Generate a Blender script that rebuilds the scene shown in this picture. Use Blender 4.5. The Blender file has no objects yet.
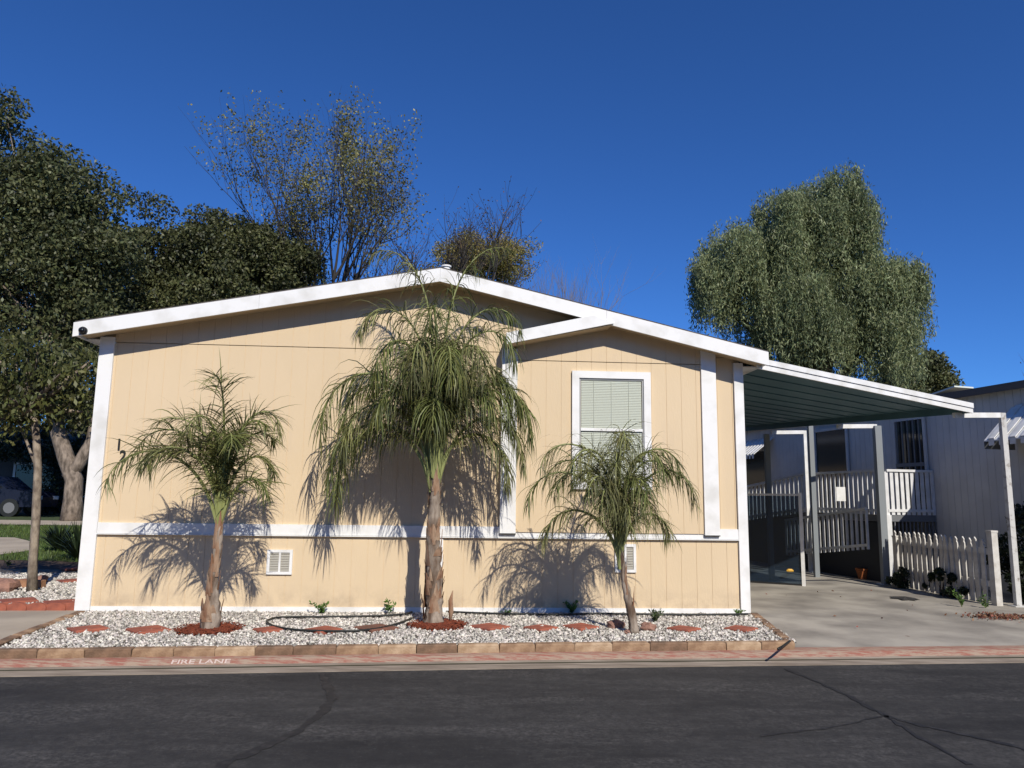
import bpy, math, random
import numpy as np
from mathutils import Vector, Matrix
R = math.radians
rng = np.random.default_rng(7)
random.seed(7)
sc = bpy.context.scene
C = sc.collection

# ------------------------------------------------------------------ camera
F_PX, PIT, ROL, H = 750.0, 0.1492, 0.0134, 1.6
cam = bpy.data.objects.new('camera', bpy.data.cameras.new('camera'))
C.objects.link(cam)
cam.data.sensor_width = 36.0
cam.data.lens = 36.0 * F_PX / 1024.0
cam.data.clip_start = 0.05
cam.data.clip_end = 3000
cr, sr, cp, sp = math.cos(ROL), math.sin(ROL), math.cos(PIT), math.sin(PIT)
right = Vector((cr, -sr * sp, sr * cp)); up = Vector((-sr, -cr * sp, cr * cp)); fwd = Vector((0, cp, sp))
m = Matrix.Identity(4)
for i in range(3):
    m[i][0] = right[i]; m[i][1] = up[i]; m[i][2] = -fwd[i]; m[i][3] = (0, 0, H)[i]
cam.matrix_world = m
sc.camera = cam
sc.render.resolution_x = 1024; sc.render.resolution_y = 768

# ------------------------------------------------------------------ light
SUN_AZ, SUN_EL = R(21), R(38)          # azimuth to the right of straight behind the camera
w = bpy.data.worlds.new('World'); sc.world = w; w.use_nodes = True
nt = w.node_tree; bg = nt.nodes['Background']
sky = nt.nodes.new('ShaderNodeTexSky'); sky.sky_type = 'NISHITA'; sky.sun_disc = False
sky.sun_elevation = SUN_EL
sky.sun_rotation = math.pi - SUN_AZ
sky.altitude = 900; sky.air_density = 0.85; sky.dust_density = 0.1; sky.ozone_density = 4.5
tint = nt.nodes.new('ShaderNodeMix'); tint.data_type = 'RGBA'; tint.blend_type = 'MULTIPLY'; tint.inputs[0].default_value = 1.0
tint.inputs[7].default_value = (0.52, 1.03, 1.72, 1); nt.links.new(sky.outputs[0], tint.inputs[6])
nt.links.new(tint.outputs[2], bg.inputs[0]); bg.inputs[1].default_value = 0.074
sd = bpy.data.lights.new('sun', 'SUN'); sd.energy = 4.7; sd.angle = R(0.5); sd.color = (1.0, 0.94, 0.85)
sun = bpy.data.objects.new('sun', sd); C.objects.link(sun)
sdir = Vector((math.sin(SUN_AZ) * math.cos(SUN_EL), -math.cos(SUN_AZ) * math.cos(SUN_EL), math.sin(SUN_EL)))
sun.rotation_euler = sdir.to_track_quat('Z', 'Y').to_euler()
sun.location = (10, -20, 20)
sc.view_settings.view_transform = 'Standard'
sc.view_settings.look = 'None'
sc.view_settings.exposure = 0.0
sc.view_settings.gamma = 1.0
try: sc.view_settings.use_curve_mapping = False
except Exception: pass

# ------------------------------------------------------------------ helpers
def ray(px, py):
    a, b = px - 512, py - 384
    u = a * cr + b * sr; v = -a * sr + b * cr
    x, y, z = u / F_PX, 1.0, -v / F_PX
    return Vector((x, y * cp - z * sp, y * sp + z * cp))
def at(px, py, Y):                       # world point seen at a photo pixel, at depth Y
    d = ray(px, py); return d * (Y / d.y) + Vector((0, 0, H))
def gp(px, py, z=0.13):                  # world point on the ground height z
    d = ray(px, py); return d * ((z - H) / d.z) + Vector((0, 0, H))

MATS = {}
def mat(name, col, rough=0.7, var=None, scale=8.0, bump=0.0, bscale=None, spec=0.4, metal=0.0,
        island=0.0, trans=0.0, detail=6.0, stretch=None, ramp=(0.35, 0.65), coords='Object'):
    if name in MATS: return MATS[name]
    M = bpy.data.materials.new(name); M.use_nodes = True; MATS[name] = M
    n = M.node_tree.nodes; L = M.node_tree.links
    b = n['Principled BSDF']; out = n['Material Output']
    b.inputs['Roughness'].default_value = rough; b.inputs['Metallic'].default_value = metal
    b.inputs['Specular IOR Level'].default_value = spec
    tc = n.new('ShaderNodeTexCoord'); vec = tc.outputs[coords]
    if stretch:
        mp = n.new('ShaderNodeMapping'); mp.inputs['Scale'].default_value = stretch
        L.new(vec, mp.inputs[0]); vec = mp.outputs[0]
    col4 = (*col, 1)
    src = None
    if var:
        nz = n.new('ShaderNodeTexNoise'); nz.inputs['Scale'].default_value = scale; nz.inputs['Detail'].default_value = detail
        L.new(vec, nz.inputs['Vector'])
        rp = n.new('ShaderNodeValToRGB')
        rp.color_ramp.elements[0].position = ramp[0]; rp.color_ramp.elements[1].position = ramp[1]
        rp.color_ramp.elements[0].color = (*var, 1); rp.color_ramp.elements[1].color = col4
        L.new(nz.outputs['Fac'], rp.inputs[0]); src = rp.outputs[0]
    if island:
        ge = n.new('ShaderNodeNewGeometry')
        hs = n.new('ShaderNodeHueSaturation')
        mr = n.new('ShaderNodeMapRange'); mr.inputs['To Min'].default_value = 1 - island; mr.inputs['To Max'].default_value = 1 + island
        L.new(ge.outputs['Random Per Island'], mr.inputs['Value']); L.new(mr.outputs[0], hs.inputs['Value'])
        mr2 = n.new('ShaderNodeMapRange'); mr2.inputs['To Min'].default_value = 0.5 - island * 0.05; mr2.inputs['To Max'].default_value = 0.5 + island * 0.05
        mu = n.new('ShaderNodeMath'); mu.operation = 'FRACT'
        mu2 = n.new('ShaderNodeMath'); mu2.operation = 'MULTIPLY'; mu2.inputs[1].default_value = 17.3
        L.new(ge.outputs['Random Per Island'], mu2.inputs[0]); L.new(mu2.outputs[0], mu.inputs[0]); L.new(mu.outputs[0], mr2.inputs['Value'])
        L.new(mr2.outputs[0], hs.inputs['Hue'])
        if src: L.new(src, hs.inputs['Color'])
        else: hs.inputs['Color'].default_value = col4
        src = hs.outputs[0]
    if src: L.new(src, b.inputs['Base Color'])
    else: b.inputs['Base Color'].default_value = col4
    if bump:
        nb = n.new('ShaderNodeTexNoise'); nb.inputs['Scale'].default_value = bscale or scale * 3; nb.inputs['Detail'].default_value = 8
        L.new(vec, nb.inputs['Vector'])
        bp = n.new('ShaderNodeBump'); bp.inputs['Strength'].default_value = min(1, bump); bp.inputs['Distance'].default_value = 0.02 * bump
        L.new(nb.outputs['Fac'], bp.inputs['Height']); L.new(bp.outputs[0], b.inputs['Normal'])
    if trans:
        tr = n.new('ShaderNodeBsdfTranslucent'); mx = n.new('ShaderNodeMixShader'); mx.inputs[0].default_value = trans
        if src: L.new(src, tr.inputs[0])
        else: tr.inputs[0].default_value = col4
        L.new(b.outputs[0], mx.inputs[1]); L.new(tr.outputs[0], mx.inputs[2]); L.new(mx.outputs[0], out.inputs[0])
    return M

class MB:
    def __init__(s): s.v = []; s.f = []
    def add(s, vs, fs):
        o = len(s.v); s.v += [tuple(v) for v in vs]; s.f += [tuple(i + o for i in f) for f in fs]; return s
    def box(s, a, b):
        (x0, y0, z0), (x1, y1, z1) = a, b
        x0, x1 = min(x0, x1), max(x0, x1); y0, y1 = min(y0, y1), max(y0, y1); z0, z1 = min(z0, z1), max(z0, z1)
        return s.add([(x0,y0,z0),(x1,y0,z0),(x1,y1,z0),(x0,y1,z0),(x0,y0,z1),(x1,y0,z1),(x1,y1,z1),(x0,y1,z1)],
                     [(0,3,2,1),(4,5,6,7),(0,1,5,4),(1,2,6,5),(2,3,7,6),(3,0,4,7)])
    def prism(s, poly, y0, y1):            # poly in (x, z), extruded along y
        n = len(poly)
        vs = [(x, y0, z) for x, z in poly] + [(x, y1, z) for x, z in poly]
        fs = [tuple(range(n)), tuple(range(2 * n - 1, n - 1, -1))] + [(i + n, (i + 1) % n + n, (i + 1) % n, i) for i in range(n)]
        return s.add(vs, fs)
    def slab(s, poly, z0, z1):             # poly in (x, y[,zoff]), extruded up
        n = len(poly)
        zo = [p[2] if len(p) > 2 else 0 for p in poly]
        vs = [(p[0], p[1], z0 + o) for p, o in zip(poly, zo)] + [(p[0], p[1], z1 + o) for p, o in zip(poly, zo)]
        fs = [tuple(range(n - 1, -1, -1)), tuple(range(n, 2 * n))] + [(i, (i + 1) % n, (i + 1) % n + n, i + n) for i in range(n)]
        return s.add(vs, fs)
    def bar(s, a, b, w, h=None, upv=(0, 0, 1)):     # rectangular bar from a to b
        a, b = Vector(a), Vector(b); h = h or w
        d = (b - a).normalized(); u = Vector(upv)
        if abs(d.dot(u)) > 0.98: u = Vector((0, 1, 0))
        sx = d.cross(u).normalized() * (w / 2); sz = sx.cross(d).normalized() * (h / 2)
        vs = [a - sx - sz, a + sx - sz, a + sx + sz, a - sx + sz, b - sx - sz, b + sx - sz, b + sx + sz, b - sx + sz]
        return s.add(vs, [(0,3,2,1),(4,5,6,7),(0,1,5,4),(1,2,6,5),(2,3,7,6),(3,0,4,7)])
    def tube(s, pts, rad, n=8, jit=0.0, cap=True):
        pts = [Vector(p) for p in pts]; k = len(pts)
        if not hasattr(rad, '__len__'): rad = [rad] * k
        vs = []; ref = Vector((0.3, 1, 0.1)).normalized()
        for i, p in enumerate(pts):
            d = (pts[min(i + 1, k - 1)] - pts[max(i - 1, 0)]).normalized()
            if abs(d.dot(ref)) > 0.95: r2 = Vector((1, 0, 0))
            else: r2 = ref
            a = d.cross(r2).normalized(); b = d.cross(a)
            for j in range(n):
                t = 2 * math.pi * j / n; rr = rad[i] * (1 + (random.uniform(-jit, jit) if jit else 0))
                vs.append(p + a * math.cos(t) * rr + b * math.sin(t) * rr)
        fs = []
        for i in range(k - 1):
            for j in range(n):
                q = (j + 1) % n
                fs.append((i * n + j, i * n + q, (i + 1) * n + q, (i + 1) * n + j))
        if cap: fs += [tuple(range(n - 1, -1, -1)), tuple((k - 1) * n + j for j in range(n))]
        return s.add(vs, fs)
    def build(s, name, material, parent=None, smooth=False):
        me = bpy.data.meshes.new(name); me.from_pydata(s.v, [], s.f); me.materials.append(material)
        if smooth: me.shade_smooth()
        me.update()
        o = bpy.data.objects.new(name, me); C.objects.link(o)
        if parent: o.parent = parent
        return o

def quads_obj(name, V, material, parent=None, k=4, smooth=False):
    """V: (N*k, 3) array, each run of k vertices is one face"""
    V = np.asarray(V, dtype=np.float32).reshape(-1, 3); n = len(V) // k
    me = bpy.data.meshes.new(name)
    me.vertices.add(len(V)); me.vertices.foreach_set('co', V.ravel())
    me.loops.add(n * k); me.loops.foreach_set('vertex_index', np.arange(n * k, dtype=np.int32))
    me.polygons.add(n); me.polygons.foreach_set('loop_start', np.arange(0, n * k, k, dtype=np.int32))
    me.polygons.foreach_set('loop_total', np.full(n, k, dtype=np.int32))
    me.materials.append(material); me.update(calc_edges=True)
    o = bpy.data.objects.new(name, me); C.objects.link(o)
    if parent: o.parent = parent
    return o
def mesh_np(name, V, Fc, material, parent=None):
    V = np.asarray(V, np.float32); Fc = np.asarray(Fc, np.int32); n, k = Fc.shape
    me = bpy.data.meshes.new(name)
    me.vertices.add(len(V)); me.vertices.foreach_set('co', V.ravel())
    me.loops.add(n * k); me.loops.foreach_set('vertex_index', Fc.ravel())
    me.polygons.add(n); me.polygons.foreach_set('loop_start', np.arange(0, n * k, k, dtype=np.int32))
    me.polygons.foreach_set('loop_total', np.full(n, k, dtype=np.int32))
    me.materials.append(material); me.update(calc_edges=True)
    o = bpy.data.objects.new(name, me); C.objects.link(o)
    if parent: o.parent = parent
    return o

def tag(o, label=None, cat=None, group=None, kind=None):
    if label: o['label'] = label
    if cat: o['category'] = cat
    if group: o['group'] = group
    if kind: o['kind'] = kind
    return o
def thing(name, label, cat, loc=(0, 0, 0), rz=0, group=None):
    o = bpy.data.objects.new(name, None); C.objects.link(o); o.empty_display_size = 0.2
    o.location = loc; o.rotation_euler = (0, 0, rz)
    return tag(o, label, cat, group)
def struct(o): o['kind'] = 'structure'; return o

def leaves(centers, length, width, droop=0.3, dirs=None, spread=1.0):
    """rhombus leaves, one quad each"""
    n = len(centers); c = np.asarray(centers)
    d = rng.normal(size=(n, 3)); d[:, 2] -= droop * 1.5
    if dirs is not None: d = d * spread + dirs
    d /= np.linalg.norm(d, axis=1)[:, None]
    s = np.cross(d, rng.normal(size=(n, 3))); s /= np.linalg.norm(s, axis=1)[:, None]
    L = length * rng.uniform(0.7, 1.3, (n, 1)); W = width * rng.uniform(0.7, 1.3, (n, 1))
    a = c - d * L / 2; b = c + s * W / 2; e = c + d * L / 2; f = c - s * W / 2
    return np.stack([a, b, e, f], 1).reshape(-1, 3)

def text_mesh(name, txt, size, ext, material, parent=None, xs=1.0, weight=0.0):
    cu = bpy.data.curves.new(name + '_c', 'FONT'); cu.body = txt; cu.size = size; cu.extrude = ext; cu.align_x = 'CENTER'; cu.offset = weight
    to = bpy.data.objects.new(name + '_t', cu); C.objects.link(to)
    dg = bpy.context.evaluated_depsgraph_get(); dg.update()
    me = bpy.data.meshes.new_from_object(to.evaluated_get(dg)); me.name = name
    bpy.data.objects.remove(to); bpy.data.curves.remove(cu)
    me.materials.clear(); me.materials.append(material)
    o = bpy.data.objects.new(name, me); C.objects.link(o); o.scale = (xs, 1, 1)
    if parent: o.parent = parent
    return o

# ------------------------------------------------------------------ materials
def siding_mat():
    M = bpy.data.materials.new('cream_siding'); M.use_nodes = True
    n = M.node_tree.nodes; L = M.node_tree.links; b = n['Principled BSDF']; b.inputs['Roughness'].default_value = 0.75; b.inputs['Specular IOR Level'].default_value = 0.25
    tc = n.new('ShaderNodeTexCoord')
    def nz(sc_, st, det=8, ro=.6):
        mp = n.new('ShaderNodeMapping'); mp.inputs['Scale'].default_value = st; L.new(tc.outputs['Object'], mp.inputs[0])
        z = n.new('ShaderNodeTexNoise'); z.inputs['Scale'].default_value = sc_; z.inputs['Detail'].default_value = det; z.inputs['Roughness'].default_value = ro; L.new(mp.outputs[0], z.inputs['Vector']); return z.outputs['Fac']
    def rp(src, p0, p1, a, c):
        r_ = n.new('ShaderNodeValToRGB'); r_.color_ramp.elements[0].position = p0; r_.color_ramp.elements[1].position = p1
        r_.color_ramp.elements[0].color = (*a, 1); r_.color_ramp.elements[1].color = (*c, 1); L.new(src, r_.inputs[0]); return r_.outputs[0]
    def mx(f, a, c, mode='MIX'):
        x = n.new('ShaderNodeMix'); x.data_type = 'RGBA'; x.blend_type = mode
        if isinstance(f, float): x.inputs[0].default_value = f
        else: L.new(f, x.inputs[0])
        L.new(a, x.inputs[6])
        if isinstance(c, tuple): x.inputs[7].default_value = (*c, 1)
        else: L.new(c, x.inputs[7])
        return x.outputs[2]
    base = rp(nz(.9, (1, 1, .5)), .35, .65, (0.655, 0.515, 0.335), (0.695, 0.548, 0.360))
    streak = rp(nz(5, (2.2, 1, .22), 10, .7), .56, .78, (0, 0, 0), (.55, .55, .55))     # faded rain streaks
    c1 = mx(streak, base, (0.60, 0.475, 0.335))
    # splash dirt along the foot of the wall, ragged by noise
    sx = n.new('ShaderNodeSeparateXYZ'); L.new(tc.outputs['Object'], sx.inputs[0])
    mr = n.new('ShaderNodeMapRange'); mr.inputs['From Min'].default_value = 0.0; mr.inputs['From Max'].default_value = .34; mr.inputs['To Min'].default_value = 1; mr.inputs['To Max'].default_value = 0; L.new(sx.outputs['Z'], mr.inputs['Value'])
    m_ = n.new('ShaderNodeMath'); m_.operation = 'MULTIPLY'; L.new(mr.outputs[0], m_.inputs[0]); L.new(rp(nz(4, (1, 1, 1), 10, .7), .42, .66, (0, 0, 0), (.75, .75, .75)), m_.inputs[1])
    c2 = mx(m_.outputs[0], c1, (0.36, 0.27, 0.19))
    L.new(c2, b.inputs['Base Color'])
    bp = n.new('ShaderNodeBump'); bp.inputs['Strength'].default_value = .35; bp.inputs['Distance'].default_value = .006; L.new(nz(55, (1, 1, .25)), bp.inputs['Height']); L.new(bp.outputs[0], b.inputs['Normal'])
    return M
cream = siding_mat()
white = mat('white_trim', (0.80, 0.795, 0.77), 0.55, var=(0.66, 0.65, 0.61), scale=3.2, ramp=(0.30, 0.52), bump=0.1, bscale=50, spec=0.3)
whitem = mat('white_metal', (0.80, 0.80, 0.78), 0.4, var=(0.66, 0.65, 0.60), scale=6, spec=0.5)
shingle = mat('roof_shingle', (0.10, 0.085, 0.07), 0.9, var=(0.05, 0.045, 0.04), scale=14, bump=0.6, bscale=40)
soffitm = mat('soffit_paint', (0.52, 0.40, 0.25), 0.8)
asph = None
conc = mat('drive_concrete', (0.40, 0.365, 0.305), 0.85, var=(0.22, 0.20, 0.17), scale=1.5, bump=0.3, bscale=90, detail=12, spec=0.2)
conc2 = mat('path_concrete', (0.42, 0.36, 0.28), 0.85, var=(0.33, 0.28, 0.22), scale=1.6, bump=0.3, bscale=90, detail=12, spec=0.2)
paver_red = mat('red_paver', (0.36, 0.115, 0.07), 0.85, var=(0.24, 0.08, 0.055), scale=9, bump=0.4, bscale=60, spec=0.2)
mulch = mat('red_mulch', (0.26, 0.07, 0.035), 0.95, var=(0.10, 0.03, 0.02), scale=28, bump=1.0, bscale=50, spec=0.1)
stone = mat('white_gravel', (0.50, 0.465, 0.41), 0.8, island=0.60, spec=0.25)
bed = mat('gravel_bed', (0.20, 0.18, 0.15), 0.95, var=(0.10, 0.085, 0.07), scale=30, bump=0.8, bscale=50)
rubber = mat('black_rubber', (0.018, 0.02, 0.018), 0.5)
darkm = mat('black_metal', (0.02, 0.02, 0.02), 0.5)
soil = mat('soil', (0.09, 0.06, 0.045), 0.95, var=(0.05, 0.035, 0.028), scale=6, bump=0.7, bscale=30)

def asphalt_mat():
    M = bpy.data.materials.new('asphalt'); M.use_nodes = True
    n = M.node_tree.nodes; L = M.node_tree.links; b = n['Principled BSDF']
    b.inputs['Roughness'].default_value = 0.85; b.inputs['Specular IOR Level'].default_value = 0.25
    tc = n.new('ShaderNodeTexCoord')
    def noise(sc_, det=8, rough=0.6, st=None):
        v = tc.outputs['Object']
        if st:
            mp = n.new('ShaderNodeMapping'); mp.inputs['Scale'].default_value = st; L.new(v, mp.inputs[0]); v = mp.outputs[0]
        z = n.new('ShaderNodeTexNoise'); z.inputs['Scale'].default_value = sc_; z.inputs['Detail'].default_value = det
        z.inputs['Roughness'].default_value = rough; L.new(v, z.inputs['Vector']); return z
    def ramp(src, p0, p1, c0, c1):
        r_ = n.new('ShaderNodeValToRGB'); r_.color_ramp.elements[0].position = p0; r_.color_ramp.elements[1].position = p1
        r_.color_ramp.elements[0].color = (*c0, 1); r_.color_ramp.elements[1].color = (*c1, 1); L.new(src, r_.inputs[0]); return r_
    def mix(fac, a, b_):
        x = n.new('ShaderNodeMix'); x.data_type = 'RGBA'
        L.new(fac, x.inputs[0]); L.new(a, x.inputs[6])
        if isinstance(b_, tuple): x.inputs[7].default_value = (*b_, 1)
        else: L.new(b_, x.inputs[7])
        return x.outputs[2]
    base = ramp(noise(0.7, 12, 0.72, (0.5, 1.6, 1)).outputs['Fac'], 0.34, 0.68, (0.024, 0.0235, 0.023), (0.058, 0.056, 0.053))
    wear = ramp(noise(0.9, 10, 0.72, (0.55, 1.9, 1)).outputs['Fac'], 0.44, 0.66, (0, 0, 0), (1, 1, 1))
    grit = ramp(noise(26, 8, 0.85).outputs['Fac'], 0.44, 0.60, (0, 0, 0), (1, 1, 1))
    mm = n.new('ShaderNodeMath'); mm.operation = 'MULTIPLY'; L.new(wear.outputs[0], mm.inputs[0]); L.new(grit.outputs[0], mm.inputs[1])
    c1 = mix(mm.outputs[0], base.outputs[0], (0.135, 0.128, 0.118))
    g2 = ramp(noise(34, 6, 0.9).outputs['Fac'], 0.58, 0.64, (0, 0, 0), (0.85, 0.85, 0.85))
    c2 = mix(g2.outputs[0], c1, (0.125, 0.12, 0.11))
    g3 = ramp(noise(30, 6, 0.9, (1, 1, 2)).outputs['Fac'], 0.36, 0.43, (0.8, 0.8, 0.8), (0, 0, 0))
    c2 = mix(g3.outputs[0], c2, (0.012, 0.012, 0.012))
    g4 = ramp(noise(9, 8, 0.8).outputs['Fac'], 0.42, 0.60, (0.45, 0.45, 0.45), (0, 0, 0))
    c2 = mix(g4.outputs[0], c2, (0.016, 0.016, 0.017))
    wp = noise(2.6, 8, 0.75); mp = n.new('ShaderNodeVectorMath'); mp.operation = 'MULTIPLY_ADD'
    L.new(wp.outputs['Color'], mp.inputs[0]); mp.inputs[1].default_value = (0.7, 0.7, 0); L.new(tc.outputs['Object'], mp.inputs[2])
    vo = n.new('ShaderNodeTexVoronoi'); vo.feature = 'DISTANCE_TO_EDGE'; vo.inputs['Scale'].default_value = 1.9; L.new(mp.outputs[0], vo.inputs['Vector'])
    ck = ramp(vo.outputs['Distance'], 0.0, 0.010, (1, 1, 1), (0, 0, 0))
    gate = ramp(noise(1.6, 8, 0.75).outputs['Fac'], 0.54, 0.62, (0, 0, 0), (0.55, 0.55, 0.55))
    m3 = n.new('ShaderNodeMath'); m3.operation = 'MULTIPLY'; L.new(ck.outputs[0], m3.inputs[0]); L.new(gate.outputs[0], m3.inputs[1])
    c3 = mix(m3.outputs[0], c2, (0.12, 0.113, 0.10))
    L.new(c3, b.inputs['Base Color'])
    nb = noise(120, 6, 0.7); bp = n.new('ShaderNodeBump'); bp.inputs['Strength'].default_value = 0.6; bp.inputs['Distance'].default_value = 0.006
    L.new(nb.outputs['Fac'], bp.inputs['Height']); L.new(bp.outputs[0], b.inputs['Normal'])
    return M
asph = asphalt_mat()

# worn red paint over concrete
def worn(name, paint, base, scale=5.0, lo=0.42, hi=0.5, stretch=(1, 1, 1), fade=(1.3, 1.8, 1.9)):
    M = bpy.data.materials.new(name); M.use_nodes = True
    n = M.node_tree.nodes; L = M.node_tree.links; b = n['Principled BSDF']; b.inputs['Roughness'].default_value = 0.85
    b.inputs['Specular IOR Level'].default_value = 0.2
    tc = n.new('ShaderNodeTexCoord'); mp = n.new('ShaderNodeMapping'); mp.inputs['Scale'].default_value = stretch; L.new(tc.outputs['Object'], mp.inputs[0])
    z = n.new('ShaderNodeTexNoise'); z.inputs['Scale'].default_value = scale; z.inputs['Detail'].default_value = 10; z.inputs['Roughness'].default_value = 0.7
    L.new(mp.outputs[0], z.inputs['Vector'])
    r_ = n.new('ShaderNodeValToRGB'); e = r_.color_ramp.elements
    e[0].position = lo; e[0].color = (*base, 1); e[1].position = hi; e[1].color = (*paint, 1)
    e2 = e.new(min(0.95, hi + 0.2)); e2.color = (paint[0] * fade[0], paint[1] * fade[1], paint[2] * fade[2], 1)
    L.new(z.outputs['Fac'], r_.inputs[0]); L.new(r_.outputs[0], b.inputs['Base Color'])
    return M
redpaint = worn('red_kerb_paint', (0.29, 0.11, 0.08), (0.35, 0.26, 0.19), 12, 0.44, 0.60, (0.5, 3, 3))
gutterm = mat('gutter_concrete', (0.33, 0.275, 0.215), 0.9, var=(0.20, 0.16, 0.12), scale=4, bump=0.4, bscale=80, stretch=(0.5, 3, 3), detail=10)
letterm = worn('worn_white_paint', (0.56, 0.45, 0.39), (0.30, 0.13, 0.10), 24, 0.35, 0.43, fade=(1.05, 1.05, 1.05))

# ------------------------------------------------------------------ ground
def flat(name, poly, z, material, kind='structure'):
    zz = z if hasattr(z, '__len__') else [z] * len(poly)
    b = MB(); b.add([(p[0], p[1], q) for p, q in zip(poly, zz)], [tuple(range(len(poly)))])
    o = b.build(name, material); o['kind'] = kind; return o

# kerb line: asphalt edge through these points (slightly turned from the facade)
KX = [-60, -4.35, 0.04, 5.19, 60]; KY = [0.6, 6.80, 7.365, 7.94, 13.8]
def ky(x): return float(np.interp(x, KX, KY))
# natural ground: one sheet, rising gently to the left rear
xs = np.r_[np.linspace(-400, -60, 6), np.linspace(-50, 50, 81), np.linspace(60, 400, 6)]
ys = np.r_[np.linspace(0, 1, 2) * 0, np.linspace(8.2, 60, 70), np.linspace(70, 900, 10)][1:]
def ground_z(x, y):
    base = 0.02
    rise = np.clip((y - 14.0) / 10.0, 0, 1) * np.clip((-6.5 - x) / 3.0, 0, 1)
    return base + 0.62 * rise
b = MB(); nx = len(xs)
vs = []
for y in ys:
    for x in xs:
        yy = y if y > 8.1 else ky(x) + 0.15
        yy = max(yy, ky(x) + 0.15) if y < 30 else yy
        vs.append((x, yy, float(ground_z(x, yy))))
fs = [(j * nx + i, j * nx + i + 1, (j + 1) * nx + i + 1, (j + 1) * nx + i) for j in range(len(ys) - 1) for i in range(nx - 1)]
b.add(vs, fs)
grassg = mat('dry_ground', (0.10, 0.085, 0.05), 0.95, var=(0.055, 0.06, 0.03), scale=0.8, bump=0.6, bscale=20, detail=10)
struct(b.build('ground', grassg))

# road
b = MB()
seg = np.unique(np.r_[np.linspace(-60, 60, 121), KX])
vs = []
for x in seg: vs += [(x, -30, 0.0), (x, ky(x) + 0.01, 0.0)]
b.add(vs, [(2 * i, 2 * i + 2, 2 * i + 3, 2 * i + 1) for i in range(len(seg) - 1)])
struct(b.build('road', asph))
# rolled kerb: concrete gutter then red painted lip
def strip(name, prof, material, x0=-60, x1=60, wob=0.0):
    b = MB(); s_ = [x for x in seg if x0 <= x <= x1]; k = len(prof); vs = []
    for x in s_:
        for d, z in prof: vs.append((x, ky(x) + d + (random.uniform(-wob, wob) if d == prof[0][0] else 0), z))
    fs = [(i * k + j, (i + 1) * k + j, (i + 1) * k + j + 1, i * k + j + 1) for i in range(len(s_) - 1) for j in range(k - 1)]
    b.add(vs, fs); return struct(b.build(name, material))
strip('gutter', [(0.0, -0.05), (0.0, 0.006), (0.13, 0.012), (0.240, 0.028)], gutterm)
strip('red_kerb', [(0.240, 0.028), (0.275, 0.05), (0.31, 0.068), (0.36, 0.076), (0.47, 0.08)], redpaint)
# tar-filled seams in the road
tar = mat('tar', (0.017, 0.017, 0.018), 0.7, var=(0.032, 0.031, 0.031), scale=14, ramp=(.38, .5))
def seam(pts, wd):
    b = MB(); P_ = []
    pts = [gp(x, y, 0.0) for x, y in pts]
    for i in range(len(pts) - 1):
        for t in np.linspace(0, 1, 9)[:-1]: P_.append(pts[i].lerp(pts[i + 1], t))
    P_.append(pts[-1]); vs = []
    for i, p in enumerate(P_):
        d = (P_[min(i + 1, len(P_) - 1)] - P_[max(i - 1, 0)]).normalized(); s_ = Vector((-d.y, d.x, 0))
        p = p + s_ * random.uniform(-0.012, 0.012)
        ww = wd * random.uniform(0.4, 1.1)
        vs += [(p.x - s_.x * ww, p.y - s_.y * ww, 0.004), (p.x + s_.x * ww, p.y + s_.y * ww, 0.004)]
    b.add(vs, [(2 * i, 2 * i + 2, 2 * i + 3, 2 * i + 1) for i in range(len(P_) - 1)])
    struct(b.build('tar_seam', tar))
seam([(322, 674), (327, 686), (333, 697), (322, 714), (300, 730), (262, 748), (225, 764), (190, 790)], 0.045)
seam([(785, 669), (822, 684), (856, 700), (885, 716), (930, 728), (1010, 745), (1060, 760)], 0.030)
seam([(885, 716), (915, 735), (970, 765)], 0.025)
seam([(885, 716), (830, 728), (760, 736)], 0.016)

# driveway on the right, concrete pad on the left
TH = 0.0643
HX, HY = -5.3222, 9.5475
hu = Vector((math.cos(TH), math.sin(TH), 0)); hv = Vector((-math.sin(TH), math.cos(TH), 0))
def hp(s, d, z=0): return Vector((HX, HY, 0)) + hu * s + hv * d + Vector((0, 0, z))
c0 = hp(8.47, 0)
pr = gp(812, 650, 0.08)
b = MB()
xs_ = [pr.x - 0.45, 4.2, 5.2, 6.6, 8.5]
front = [(x, ky(x) + 0.47, 0.08) for x in xs_]
back = [(c0.x, c0.y, 0.118), (4.4, 10.4, 0.12), (5.4, 10.4, 0.12), (6.6, 10.4, 0.12), (9.5, 10.4, 0.12)]
rear = [(2.2, 24, 0.12), (3.4, 24, 0.12), (4.4, 24, 0.12), (5.2, 24, 0.12), (7.0, 24, 0.12)]
b.add(front + back + rear, [(i, i + 1, i + 6, i + 5) for i in range(4)] + [(i + 5, i + 6, i + 11, i + 10) for i in range(4)])
struct(b.build('driveway', conc))
pl = gp(4, 651, 0.08); hb = hp(0.02, 0)
b = MB()
b.add([(-12, ky(-12) + 0.47, 0.08), (pl.x, ky(pl.x) + 0.47, 0.08), (hb.x + 0.02, hb.y + 0.25, 0.115), (-14, 8.55, 0.115)], [(0, 1, 2, 3)])
struct(b.build('path', conc2))
# expansion joints / cracks in driveway
ckm = mat('crack_dirt', (0.10, 0.09, 0.075), 0.95)
b = MB()
for pts in ([(812, 640), (850, 622), (905, 604)], ):
    pass
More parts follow.
